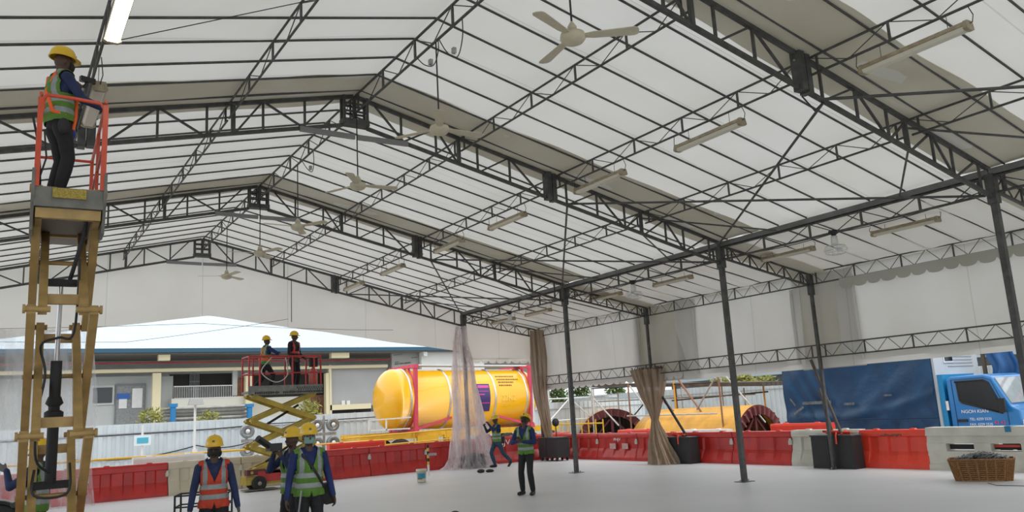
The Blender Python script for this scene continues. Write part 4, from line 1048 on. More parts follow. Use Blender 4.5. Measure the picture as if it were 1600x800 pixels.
FILM1 = film('clear_film', .60, (.46, .42, .43), (.38, .35, .36), stretch=(9, 9, 1.6)); FILM2 = film('brown_film', .14, (.25, .185, .125), (.16, .115, .075))
FILM3 = film('big_clear_film', .62, (.34, .34, .35), (.30, .30, .31), stretch=(3, 3, 1.1))
bundle('film_wrap', 'clear crinkled plastic film draped round the wrapped column, spread at the floor', (XE-.1, TY[4]-.4, 0),
       [(.02, .95, -.1, -.1), (.12, .78, -.1, -.1), (.35, .66, -.05, -.05), (1.2, .55, -.05, 0), (2.4, .42, -.08, .1), (3.4, .34, -.1, .2), (4.2, .22, -.12, .28), (4.75, .17, -.1, .20)], FILM1, 11, .30, 2, squash=.6)
b = thing('ballast_block', 'dark ballast block inside the film at the wrapped column foot', 'block', (XE-.15, TY[4]-.52, 0))
o = MB().box((0, 0, .22), (.7, .5, .44), top=(.64, .44)).build('block', mat('dark_block', (.06, .06, .065), .8), b); MB().box((0, 0, .46), (.3, .1, .04)).build('lifting_bar', STEEL, b)
bundle('corner_curtain', 'tall brown gathered plastic curtain at the outer corner column', (XO-.12, TY[4]-.22, 0),
       [(.35, .10, .2, -.2), (1.0, .14, .12, -.1), (2.2, .23, 0, 0), (3.6, .27, -.02, 0), (4.62, .22, -.03, 0)], FILM2, 9, .22, 4)
bundle('tied_curtain', 'brown plastic curtain tied at the waist round the outer column', (XO-.02, TY[3], 0),
       [(.01, .47, .05, -.30), (.12, .42, .03, -.28), (.6, .30, 0, -.12), (1.1, .14, 0, -.02), (1.28, .10, 0, 0), (1.5, .16, 0, 0), (2.0, .32, 0, .02), (2.45, .44, 0, .05), (2.78, .52, 0, .08)], FILM2, 12, .20, 6)
b = MB(); rr = random.Random(8)
for k in range(90):
    a = rr.uniform(0, 2*pi); r = rr.uniform(.22, .48)
    b.path([(cos(a)*r, sin(a)*r+.06, 2.62), (cos(a)*(r+.04), sin(a)*(r+.04)+.06, 2.78+rr.uniform(0, .1)), (cos(a)*(r+rr.uniform(.0, .12)), sin(a)*(r+.08)+.06, 2.74+rr.uniform(-.06, .12))], .012, 4)
o = b.build('ruffled_top', mat('brown_ruffle', (.20, .14, .10), .6)); o.parent = bpy.data.objects['tied_curtain']
b = MB()
def filmf(u, v):
    x = -1.9+4.15*u; z = 4.45*(1-v)+.02
    flare = max(0, v-.86)*2.2
    return (x+.05*sin(z*2+u*9)+.12*u*v, 23.55-.35*flare+.11*sin(x*6.1+.6*sin(z*1.2))+.05*sin(x*15+z), z)
b.grid(filmf, 200, 60); o = b.build('film_curtain', FILM3); tag(o, 'large clear plastic film curtain hanging behind the near lift', 'curtain')

# ---------------------------------------------------------------- scissor lifts
OCH = mat('lift_ochre', (.46, .30, .11), .5, .1, .3, 5); LG = mat('lift_grey', (.20, .19, .17), .6, .2, .3, 6)
def scissor(t, along, near, far, z0, sh, n, xo, xi, w_, h_, m_, pinr=.028):
    """scissor stack; 'along' = unit vector of arm travel, widths measured across it"""
    A = Vector(along); S = Vector((A.y, -A.x, 0))
    for i in range(n):
        za, zb2 = z0+sh*i, z0+sh*(i+1)
        for s in (-1, 1):
            MB().bar(A*near+S*(s*xo)+Vector((0, 0, zb2)), A*far+S*(s*xo)+Vector((0, 0, za)), w_, h_).build('scissor_arm', m_, t)
            MB().bar(A*near+S*(s*xi)+Vector((0, 0, za)), A*far+S*(s*xi)+Vector((0, 0, zb2)), w_, h_).build('scissor_arm', m_, t)
        mid = A*((near+far)/2)+Vector((0, 0, (za+zb2)/2))
        b = MB(); b.tube(mid-S*(xo+.05), mid+S*(xo+.05), pinr, 10); b.build('pivot_pin', m_, t)
        for e in (near, far):
            for zz in ((za, zb2) if i == n-1 else (za,)):
                p = A*e+Vector((0, 0, zz)); b = MB()
                
                ex = -.02 if e == far else .07
                for s in (-1, 1): b.tube(p+S*(s*(xi-.07)), p+S*(s*(xo+ex)), pinr*1.3, 10); b.tube(p+S*(s*(xo+ex-.02)), p+S*(s*(xo+ex+.005)), pinr*1.9, 10)
                b.build('end_pin', m_, t)
        for f_ in (.10, .88):
            p = A*(near+(far-near)*f_)+Vector((0, 0, za+sh*f_)); MB().bar(p-S*xi, p+S*xi, .07, .10, up=(0, 0, 1)).build('cross_tube', m_, t)
def lift_wheels(t, pts, r=.2, w_=.12, ax=(0, 1, 0)):
    A = Vector(ax)
    for p in pts:
        o = MB().lathe([(0, -w_/2), (r*.62, -w_/2), (r*.66, -w_/2-.01), (r*.95, -w_/2-.005), (r, -w_/4), (r, w_/4), (r*.95, w_/2), (0, w_/2)], p, ax, 24).build('wheel', BLACK, t)
        MB().lathe([(0, -w_/2-.02), (r*.25, -w_/2-.02), (r*.3, -w_/2+.02), (r*.6, -w_/2)], p, ax, 18).build('rim', mat('rim_grey', (.30, .27, .22), .5), o)
# near lift, seen from its end
nl = thing('scissor_lift', 'tall ochre scissor lift with orange railed platform, nearest the camera', 'lift', (.565, 9.1, 0), radians(-2))
scissor(nl, (0, 1, 0), 0, 1.55, .56, 1.225, 3, .275, .18, .08, .13, OCH, .024)
b = MB(); b.box((0, .9, .42), (.78, 2.1, .30)); b.build('base', OCH, nl)
b = MB(); b.box((0, .9, .60), (.6, 1.9, .10)); b.build('base_tray', ORANGE, nl)
lift_wheels(nl, [(s*.34, y, .2) for s in (-1, 1) for y in (.15, 1.65)], ax=(1, 0, 0))
# platform
PZ = 4.22
b = MB(); b.box((0, 1.0, PZ-.05), (.62, 2.3, .08)); b.build('platform_floor', LG, nl)
b = MB(); b.bar((0, -.16, PZ-.10), (0, -.12, PZ-.10), .62, .20, up=(0, 0, 1)); b.build('front_beam', LG, nl)
MB().box((0, -.175, PZ-.06), (.30, .012, .10)).build('warning_label', mat('label_yellow', (.45, .33, .05), .6, 0, .5, 60), nl)
b = MB(); b.box((0, -.10, PZ-.26), (.58, .06, .10)); b.box((-.26, .7, PZ-.26), (.06, 1.6, .10)); b.box((.26, .7, PZ-.26), (.06, 1.6, .10)); b.build('slide_frame', OCH, nl)
b = MB(); b.box((0, .95, PZ-.14), (.58, 1.9, .03)); b.build('underside_panel', mat('underside', (.26, .23, .20), .7), nl)
for s in (-1, 1):
    b = MB(); b.prism([(-.18, PZ+.18), (2.1, PZ+.18), (2.1, PZ-.12), (.25, PZ-.42), (-.02, PZ-.42), (-.18, PZ-.1)], 'x', s*.32-.015, s*.32+.015); b.build('side_skirt', LG, nl)
    b = MB(); b.bar((s*.295, -.15, PZ), (s*.295, -.15, PZ+.93), .05); b.build('corner_post', ORANGE, nl)
    b = MB(); b.bar((s*.295, 2.05, PZ), (s*.295, 2.05, PZ+1.0), .04); b.tube((s*.295, -.15, PZ+.98), (s*.295, 2.05, PZ+.98), .018, 8); b.tube((s*.295, -.15, PZ+.52), (s*.295, 2.05, PZ+.52), .018, 8); b.bar((s*.295, .9, PZ), (s*.295, .9, PZ+.98), .035)
    b.build('side_rail', ORANGE, nl)
b = MB(); b.path([(-.295, -.15, PZ+.80), (-.28, -.15, PZ+.92), (-.24, -.15, PZ+.97), (0, -.15, PZ+.965), (.24, -.15, PZ+.95), (.28, -.15, PZ+.90), (.295, -.15, PZ+.78)], .02, 8); b.build('front_rail', ORANGE, nl)
b = MB(); b.tube((-.295, 2.05, PZ+.98), (.295, 2.05, PZ+.98), .018, 8); b.tube((-.295, 2.05, PZ+.45), (.295, 2.05, PZ+.45), .018, 8); b.box((.14, 1.9, PZ+.22), (.34, .22, .36)); b.build('end_rail', ORANGE, nl)
b = MB(); b.path([(-.36, -.1, PZ+.75), (-.30, -.16, PZ+.45), (-.27, -.1, PZ+.2), (-.26, .1, PZ+.05)], .012, 6); b.path([(-.25, -.12, PZ+.6), (-.22, -.16, PZ+.3), (-.27, -.1, PZ+.1)], .01, 6); b.build('control_cable', DARK, nl)
# hydraulic cylinder
cy = MB().tube((-.02, .75, 1.30), (-.02, .62, 2.55), .055, 14).build('cylinder', BLACK, nl)
MB().tube((-.02, .62, 2.5), (-.02, .50, 3.32), .024, 12).build('piston_rod', mat('chrome', (.55, .55, .56), .2, .9), nl)
b = MB(); b.lathe([(.06, 0), (.09, .02), (.09, .07), (.06, .09)], (-.02, .68, 1.95), (0, -.1, 1), 16); b.lathe([(.055, 0), (.085, .03), (.06, .1)], (-.02, .67, 2.08), (0, -.1, 1), 16); b.box((-.02, .50, 3.36), (.30, .08, .07)); b.box((-.02, .76, 1.28), (.34, .08, .08)); b.build('cylinder_collar', BLACK, nl)
b = MB(); b.path([(.05, .55, 3.35), (.17, .3, 3.9), (.12, .1, 3.98), (-.1, .2, 3.99)], .022, 7, smooth=True); b.path([(-.02, .7, 1.4), (-.16, .6, 1.55), (-.17, .5, 2.0), (-.12, .5, 2.4), (-.17, .5, 2.7), (-.02, .5, 2.78), (.12, .4, 2.83), (.14, .35, 3.6)], .013, 6, smooth=True); b.path([(.14, .5, 1.5), (.13, .5, 1.2), (-.16, .5, 1.2), (-.17, .55, 1.45)], .014, 6, smooth=True)
b.build('hydraulic_hose', DARK, nl)
# far lift, side on
fl = thing('scissor_lift', 'far yellow scissor lift with red railed platform carrying two workers', 'lift', (7.12, 23.55, 0))
YL2 = mat('lift_yellow', (.50, .36, .05), .5, .1, .3, 4); RR = mat('rail_red', (.50, .035, .03), .5, 0, .25, 5)
scissor(fl, (1, 0, 0), -.93, .90, .50, .70, 3, .32, .22, .05, .13, YL2, .022)
b = MB(); b.box((.05, 0, .28), (2.25, .62, .22)); b.build('base', YL2, fl)
b = MB(); b.box((.12, -.33, .38), (1.75, .05, .28)); b.build('side_cover', RR, fl)
b = MB(); b.box((.62, -.36, .40), (.62, .012, .24)); b.build('hire_sign', mat('sign_pink', (.62, .50, .50), .5), fl)
text_obj('lettering', 'RENT', .15, (.60, -.37, .43), (pi/2, 0, 0), mat('sign_red', (.35, .02, .05), .5), fl, sx=1.2)
b = MB(); b.box((-.80, -.2, .50), (.5, .3, .16)); b.box((-.3, -.34, .50), (.5, .03, .1)); b.build('control_box', mat('dark_red_box', (.10, .02, .02), .6), fl)
lift_wheels(fl, [(x, y, .2) for x in (-.72, .9) for y in (-.34, .3)], ax=(0, 1, 0), w_=.13)
MB().box((-.7, -.3, .04), (.9, .5, .02)).build('drip_tray', LG, fl)
FZ = 2.76
b = MB(); b.box((.03, 0, FZ-.06), (2.15, .74, .06)); b.build('platform_floor', LG, fl)
b = MB(); b.box((.03, -.385, FZ-.02), (2.15, .02, .26)); b.build('kick_board', mat('kick_grey', (.24, .235, .22), .7, 0, .3, 7), fl)
b = MB(); rr = random.Random(12)
for k in range(24):
    if rr.random() < .85: b.box((-.85+k*.05, -.398, FZ-.09+.0), (.03, .006, rr.uniform(.04, .08)))
for k in range(22):
    b.box((.35+k*.035, -.398, FZ+.03-.05*(k % 2)), (.022, .006, rr.uniform(.03, .06))); b.box((.35+k*.035, -.398, FZ-.09), (.022, .006, rr.uniform(.03, .07)))
b.build('worn_lettering', BLACK, fl)
for y in (-.36, .36):
    for x in (-1.02, -.72, .22, .86, 1.06): MB().bar((x, y, FZ-.03), (x, y, FZ+.94), .04).build('rail_post', RR, fl)
    MB().tube((-1.02, y, FZ+.94), (1.06, y, FZ+.94), .024, 8).build('top_rail', RR, fl); MB().tube((-1.02, y, FZ+.46), (1.06, y, FZ+.46), .018, 8).build('mid_rail', RR, fl)
for x in (-1.02, 1.06):
    MB().tube((x, -.36, FZ+.94), (x, .36, FZ+.94), .024, 8).build('top_rail', RR, fl); MB().tube((x, -.36, FZ+.46), (x, .36, FZ+.46), .018, 8).build('mid_rail', RR, fl)
MB().lathe([(0, 0), (.13, 0), (.13, .5), (.07, .6), (0, .62)], (.9, -.15, FZ-.02), (0, 0, 1), 18).build('round_canister', mat('canister_pink', (.55, .16, .13), .5), fl)
MB().box((.9, -.18, FZ+.76), (.22, .16, .26)).build('control_console', BLACK, fl)
MB().path([(-.4, -.40, FZ+.9), (-.7, -.44, FZ+.5), (-.3, -.44, FZ+.2), (.05, -.42, FZ+.4), (0, -.40, FZ+.9)], .015, 6, smooth=True).build('air_hose', mat('hose_pale', (.5, .48, .45), .5), fl)
MB().tube((-.45, 0, .75), (.55, 0, 1.35), .035, 10).build('hydraulic_ram', BLACK, fl); MB().tube((-.5, 0, 1.75), (.5, 0, 2.3), .035, 10).build('hydraulic_ram', BLACK, fl)

# ---------------------------------------------------------------- small things on the floor
def wicker(mb, x, y, L, Wd, h, taper=.86, n=7, m=26):
    pass
WK = mat('wicker', (.34, .16, .055), .7, 0, .5, 40, bump=.6, bscale=60)
bk = thing('wicker_basket', 'brown wicker basket heaped with grey wire at the right', 'basket', (15.85, 8.45, 0), radians(-64))
def ring(h, k): return [(.54*k, -.20*k, h), (.54*k, .20*k, h), (.40*k, .27*k, h), (-.40*k, .27*k, h), (-.54*k, .20*k, h), (-.54*k, -.20*k, h), (-.40*k, -.27*k, h), (.40*k, -.27*k, h)]
b = MB()
for j in range(11):
    h = .01+.38*j/10; b.path(ring(h, .84+.16*j/10), .014 if j not in (0, 10) else .022, 6, closed=True)
for i in range(8):
    for q in range(5):
        a = Vector(ring(.0, .84)[i]).lerp(Vector(ring(.0, .84)[(i+1) % 8]), q/5); c = Vector(ring(.39, 1.)[i]).lerp(Vector(ring(.39, 1.)[(i+1) % 8]), q/5); b.bar(a, c, .022, .03)
b.build('weave', WK, bk)
b = MB(); v0 = [Vector(p)*.97 for p in ring(.0, .84)]; v1 = [Vector((p[0]*.96, p[1]*.96, p[2])) for p in ring(.36, 1.)]
b.add(v0+v1, [(i, (i+1) % 8, 8+(i+1) % 8, 8+i) for i in range(8)]+[tuple(range(7, -1, -1))]); b.build('liner', mat('wicker_dark', (.12, .055, .02), .8), bk)
rr = random.Random(21); b = MB()
for k in range(46):
    c = Vector((rr.uniform(-.36, .36), rr.uniform(-.14, .14), .36)); c.z += .12*(1-abs(c.x)/.45); pts = []
    a = rr.uniform(0, 6.28)
    for q in range(7): pts.append(c+Vector((cos(a+q*1.1)*.11, sin(a+q*1.1)*.07, .05*sin(q*1.7+a))))
    b.path(pts, .011, 5)
o = b.build('wire_heap', mat('grey_wire', (.30, .31, .32), .5, .3, .5, 12)); o.location = (15.85, 8.45, 0); o.rotation_euler = (0, 0, radians(-64)); tag(o, 'tangled heap of grey wire lying in the wicker basket', 'wire'); o['kind'] = 'stuff'
tag(cable([(15.3, 8.1, .012), (15.0, 7.8, .012), (15.1, 7.4, .012), (14.9, 7.1, .012)], .006, 'thin loose wire on the floor before the basket', sag=0), 'thin loose wire on the floor before the basket', 'wire')
bu = thing('plastic_bucket', 'white paint bucket with blue label standing on the floor', 'bucket', (10.04, 20.5, 0))
MB().lathe([(0, .0), (.115, .0), (.135, .30), (.15, .30), (.15, .335), (.138, .36), (.128, .36), (.12, .02)], (0, 0, 0), (0, 0, 1), 28).build('pail', mat('pail_white', (.66, .64, .52), .4, 0, .15, 6), bu)
a0 = math.atan2(-20.5, -10.04)
MB().grid(lambda u, v: (cos(a0-.8+1.6*u)*(.123+.013*(.33+v*.33)), sin(a0-.8+1.6*u)*(.123+.013*(.33+v*.33)), .12+.14*v), 12, 3).build('label', mat('label_blue', (.02, .24, .38), .4), bu)
MB().grid(lambda u, v: (cos(a0-.8+1.0*u)*.130, sin(a0-.8+1.0*u)*.130, .09+.03*v), 8, 2).build('label_stripe', mat('label_brown', (.30, .13, .04), .5), bu)
yp = thing('striped_stick', 'yellow and black striped bollard stick behind the bucket', 'stick', (atY(670, 745, 22.5).x, 22.5, 0))
for k in range(6): MB().tube((0, 0, .32+k*.10), (0, 0, .42+k*.10), .035, 10).build('band', YEL if k % 2 == 0 else BLACK, yp)
MB().tube((0, 0, 0), (0, 0, .32), .03, 10, r2=.035).build('foot', WHITE, yp); MB().box((.12, -.03, .62), (.28, .06, .07)).build('cross_piece', GALV, yp)
sp_ = thing('tool_pouch', 'small black tool lying on the floor by the wrapped column', 'tool', (12.7, 21.6, 0), radians(-30))
MB().ball((-.12, 0, .05), .12, 12, 6, (1, .6, .5)).build('pouch', BLACK, sp_); MB().ball((.15, .02, .04), .13, 12, 6, (1, .5, .4)).build('pouch', BLACK, sp_)
BLK = mat('crate_black', (.022, .022, .024), .55, 0, .3, 4)
def crate(x0, x1, y0, y1, h, label, wheels=False):
    cx, cy_ = (x0+x1)/2, (y0+y1)/2; t = thing('black_crate', label, 'crate', (cx, cy_, 0)); z = .12 if wheels else 0
    b = MB(); lx, ly = x1-x0, y1-y0
    b.box((0, 0, z+(h-z)/2), (lx, ly, h-z), top=(lx*.97, ly*.98)); b.build('body', BLK, t)
    b = MB()
    b.bar((-lx/2-.004, .1, z+.03), (-lx/2+.0, .1, h-.03), .02, .015)
    b.box((0, 0, h+.005), (lx+.03, ly+.03, .03)); b.build('ribs', mat('crate_edge', (.03, .03, .032), .6), t)
    if wheels:
        for sx in (-.4, .4):
            for k in range(4): MB().tube((sx*lx-.02, -ly*.4+ly*.8*k/3, .055), (sx*lx+.02, -ly*.4+ly*.8*k/3, .055), .055, 12).build('castor', BLACK, t)
    return t
crate(16.45, 17.0, 23.05, 24.15, .78, 'black wheeled crate in the corner beside the brown curtain', True)
crate(16.98, 17.37, 17.25, 18.1, .74, 'black crate beside the waisted brown curtain, red strap on top')
crate(16.98, 17.37, 11.95, 13.1, .76, 'black crate with red straps at the foot of the outer column')
REDC = mat('strap_red', (.75, .06, .03), .6)
def strap(x, y, z, seed, label):
    rr = random.Random(seed); b = MB()
    for k in range(5):
        pts = [Vector((rr.uniform(-.12, .12), rr.uniform(-.32, .32), rr.uniform(.02, .10))) for q in range(5)]; b.path(pts, .028, 6)
    b.path([(-.17, -.1, .06), (-.23, -.12, .0), (-.235, -.12, -.2)], .02, 6)
    o = b.build('red_strap', REDC); o.location = (x, y, z); tag(o, label, 'strap')
strap(17.15, 12.45, .78, 1, 'bundle of bright red straps lying on the crate at the outer column'); strap(17.15, 17.75, .76, 2, 'small bundle of red strap on the crate beside the waisted curtain')
def pole_thing(a, b_, r, m_, label, name='guy_pole'):
    a = Vector(a); o = MB().tube((0, 0, 0), Vector(b_)-a, r, 8).build(name, m_); o.location = a; return tag(o, label, 'pole')
pole_thing((17.1, 12.3, .83), (16.95, 12.78, 2.6), .035, mat('pole_brown', (.12, .09, .07), .7), 'dark raking pole rising from the strapped crate to the outer column')
pole_thing((17.2, 12.6, .83), (17.1, 12.75, 1.9), .03, MATS['pole_brown'], 'second shorter dark pole leaning on the strapped crate')
pole_thing((17.2, 17.55, .78), (17.0, 18.2, 1.95), .04, BLACK, 'thick dark pole leaning on the crate beside the waisted curtain')
for k, (px, py0) in enumerate(((848, 640), (858, 645), (869, 655))):
    a = atX(px, py0, 17.1); pole_thing((16.6+.15*k, 24.25, .0), (a.x-.1, 24.3, a.z), .022, (DARK, GALV, DARK)[k], ('dark', 'grey', 'short dark')[k]+' broom handle leaning behind the wheeled crate', 'broom_handle')
a = atX(868, 660, 16.95); t = thing('round_sign_stick', 'small dark round paddle sign on a stick behind the wheeled crate', 'sign', (a.x, a.y, 0))
MB().tube((0, 0, 0), (0, 0, a.z), .018, 6).build('stick', DARK, t); MB().lathe([(0, -.02), (.14, -.02), (.14, .02), (0, .02)], (0, 0, a.z), (0, 1, 0), 18).build('disc', BLACK, t)
# black tube rack, left foreground
rk = thing('tube_rack', 'black tubular rack standing beside the orange-vested man', 'rack', (2.42, 11.35, 0), radians(-20))
b = MB()
for x in (-.32, .32):
    for y in (-.22, .22): b.bar((x, y, 0), (x, y, .95), .022)
b.bar((0, -.22, 0), (0, -.22, .92), .03)
for z in (.94, .80, .66, .30):
    for y in (-.22, .22): b.bar((-.32, y, z), (.32, y, z), .018)
    for x in (-.32, .32): b.bar((x, -.22, z), (x, .22, z), .018)
b.build('tubes', BLACK, rk)
# wheel with mudguard at the lower left edge
wl = thing('axle_unit', 'black tyre with red rim under a grey mudguard, lower left corner', 'wheel', (.16, 15.0, 0))
o = MB().lathe([(0, -.09), (.24, -.09), (.26, -.12), (.38, -.12), (.41, -.07), (.41, .07), (.38, .12), (.26, .12), (.24, .09), (0, .09)], (0, 0, .41), (0, 1, 0), 32).build('tyre', BLACK, wl)
MB().lathe([(0, -.11), (.1, -.12), (.12, -.1), (.235, -.1)], (0, 0, .41), (0, 1, 0), 24).build('rim', mat('rim_red', (.22, .02, .02), .5), o)
MB().lathe([(.46, -.15), (.47, -.15), (.47, .15), (.46, .15)], (0, 0, .41), (0, -1, 0), 20, arc=(-pi/2-1.3, -pi/2+1.3) if 0 else (-1.3, 1.3)).build('mudguard', GALV, wl)
MB().tube((0, 0, .41), (0, 1.1, .41), .04, 8).build('axle', STEEL, wl); o2 = MB().lathe([(0, -.09), (.24, -.09), (.38, -.12), (.41, 0), (.38, .12), (0, .09)], (0, 1.2, .41), (0, 1, 0), 24).build('tyre', BLACK, wl)
p = gnd(711, 806); tag(MB().ball((p.x, p.y, .0), .11, 16, 6, (1, 1, .8), 0, 1).build('dark_cap', mat('cap_brown', (.06, .03, .025), .6)), 'small dark cap lying on the floor at the bottom edge', 'cap')
# ---------------------------------------------------------------- people
SKIN = mat('brown_skin', (.085, .042, .028), .55, 0, .1, 20); NAVY = mat('navy_shirt', (.016, .03, .10), .8, 0, .35, 9, bump=.5, bscale=14)
NAVY2 = mat('bright_navy_shirt', (.014, .028, .13), .8, 0, .35, 9, bump=.5, bscale=14)
TRB = mat('black_trousers', (.012, .012, .014), .8, 0, .3, 9, bump=.5, bscale=12); JEANS = mat('blue_jeans', (.03, .07, .12), .8, 0, .4, 12, bump=.5, bscale=14)
GLOVE = mat('grey_glove', (.11, .11, .105), .8); BOOT = mat('black_boot', (.01, .01, .01), .5)
VG = mat('vest_green', (.10, .23, .025), .7, 0, .25, 8); VO = mat('vest_orange', (.55, .05, .02), .7, 0, .2, 8); SILV = mat('reflective_band', (.27, .30, .30), .45, .1, .15, 20)
BCOAT = mat('black_coat', (.015, .012, .014), .8); REDB = mat('red_band', (.50, .04, .04), .5); HATY = mat('helmet_yellow', (.80, .50, .015), .35, 0, .06, 6, coat=.3)
ORST = mat('harness_orange', (.85, .13, .02), .6); MASKT = mat('mask_teal', (.20, .36, .33), .8); MASKB = mat('mask_black', (.012, .012, .013), .8); DEV = mat('device_black', (.012, .012, .013), .35)
HAIR = mat('black_hair', (.008, .007, .007), .7)
V = lambda *a: Vector(a)
def ik(a, t, l1, l2, hint):
    d = t-a; L = min(d.length, (l1+l2)*.995); d = d.normalized(); t = a+d*L
    x = (l1*l1-l2*l2+L*L)/(2*L); h = math.sqrt(max(l1*l1-x*x, 0)); n = (hint-d*hint.dot(d)).normalized()
    return a+d*x+n*h, t
class Body:
    def __init__(s): s.p = []
    def cap(s, a, b, ra, rb, reg): s.p.append(('c', Vector(a), Vector(b), ra, rb, reg))
    def ell(s, c, r, M, reg): s.p.append(('e', Vector(c), Vector(r), M or Matrix.Identity(3), 0, reg))
    def mesh(s, vox, regs, mats):
        mb = MB()
        for q in s.p:
            if q[0] == 'c':
                _, a, b, ra, rb, _r = q; d = (b-a); L = d.length
                if L < 1e-5: continue
                d, x, y = frame_of(a, b); n = 14; prof = []
                for k in range(5): t = pi/2*k/4; prof.append((max(ra*sin(t), 1e-4), -ra*cos(t)))
                for k in range(5): t = pi/2*k/4; prof.append((max(rb*cos(t), 1e-4), L+rb*sin(t)))
                vs = [a]; vs[0] = a+d*(-ra)
                for r, h in prof[1:-1]: vs += [a+x*(cos(2*pi*i/n)*r)+y*(sin(2*pi*i/n)*r)+d*h for i in range(n)]
                vs.append(b+d*rb); m_ = len(prof)-2; fs = [(0, 1+(i+1) % n, 1+i) for i in range(n)]
                for j in range(m_-1): fs += [(1+j*n+i, 1+j*n+(i+1) % n, 1+(j+1)*n+(i+1) % n, 1+(j+1)*n+i) for i in range(n)]
                e = len(vs)-1; fs += [(1+(m_-1)*n+i, 1+(m_-1)*n+(i+1) % n, e) for i in range(n)]
                mb.add(vs, fs)
            else:
                _, c, r, M, _z, _r = q; n = 18; m_ = 10; vs = [c+M @ V(0, 0, -r.z)]
                for j in range(1, m_):
                    t = -pi/2+pi*j/m_; vs += [c+M @ V(cos(t)*cos(2*pi*i/n)*r.x, cos(t)*sin(2*pi*i/n)*r.y, sin(t)*r.z) for i in range(n)]
                vs.append(c+M @ V(0, 0, r.z)); fs = [(0, 1+(i+1) % n, 1+i) for i in range(n)]
                for j in range(m_-2): fs += [(1+j*n+i, 1+j*n+(i+1) % n, 1+(j+1)*n+(i+1) % n, 1+(j+1)*n+i) for i in range(n)]
                e = len(vs)-1; fs += [(1+(m_-2)*n+i, 1+(m_-2)*n+(i+1) % n, e) for i in range(n)]
                mb.add(vs, fs)
        o = mb.build('tmp_body', SKIN); md = o.modifiers.new('r', 'REMESH'); md.mode = 'VOXEL'; md.voxel_size = vox; md.use_smooth_shade = True
        sm = o.modifiers.new('s', 'SMOOTH'); sm.factor = .5; sm.iterations = 2
        dg = bpy.context.evaluated_depsgraph_get(); dg.update(); me = bpy.data.meshes.new_from_object(o.evaluated_get(dg)); bpy.data.objects.remove(o)
        nf = len(me.polygons); cen = np.zeros(nf*3); me.polygons.foreach_get('center', cen); cen = cen.reshape(-1, 3)
        best = np.full(nf, 1e9); idx = np.zeros(nf, int)
        for q in s.p:
            if q[0] == 'c':
                a, b = np.array(q[1]), np.array(q[2]); ab = b-a; t = np.clip((cen-a) @ ab/(ab @ ab+1e-12), 0, 1); dd = np.linalg.norm(cen-a-t[:, None]*ab, axis=1)-(q[3]+(q[4]-q[3])*t)
            else:
                M = np.array(q[3]); l = (cen-np.array(q[1])) @ M; r = np.array(q[2]); k = np.linalg.norm(l/r, axis=1); dd = (k-1)*k/np.maximum(np.linalg.norm(l/r**2, axis=1), 1e-9)
            w_ = dd < best; best[w_] = dd[w_]; idx[w_] = regs.index(q[5])
        me.materials.clear()
        for m_ in mats: me.materials.append(m_)
        me.polygons.foreach_set('material_index', idx); me.polygons.foreach_set('use_smooth', np.ones(nf, bool)); me.update()
        return me, cen, idx
def hand(B, wpos, d, palm, s, curl=.5, side=1, reg='hand'):
    """d = direction from wrist to knuckles, palm = direction the palm faces, side = +1 when the thumb lies on +cross side"""
    d = d.normalized(); palm = (palm-d*palm.dot(d)).normalized(); lat = d.cross(palm)*side
    M = Matrix((lat, palm, d)).transposed()
    B.ell(wpos+d*(.045*s), (.041*s, .017*s, .052*s), M, reg); B.cap(wpos-d*.02*s, wpos+d*.03*s, .024*s, .022*s, reg)
    for k, ln in enumerate((.068, .076, .070, .056)):
        base = wpos+d*(.085*s)+lat*((.030-.020*k)*s); c1 = curl*.9; a1 = d*cos(c1)+palm*sin(c1); a2 = d*cos(c1*2.1)+palm*sin(c1*2.1)
        m1 = base+a1*ln*.52*s; B.cap(base-d*.02*s, m1, .0098*s, .0090*s, reg); B.cap(m1, m1+a2*ln*.5*s, .0090*s, .0078*s, reg)
    tb = wpos+d*.028*s+lat*.030*s; td = (d*.62+lat*.65+palm*.35).normalized(); t2 = (d*.85+lat*.15+palm*.5).normalized()
    B.cap(tb, tb+td*.036*s, .0125*s, .011*s, reg); B.cap(tb+td*.036*s, tb+td*.036*s+t2*.028*s, .011*s, .009*s, reg)
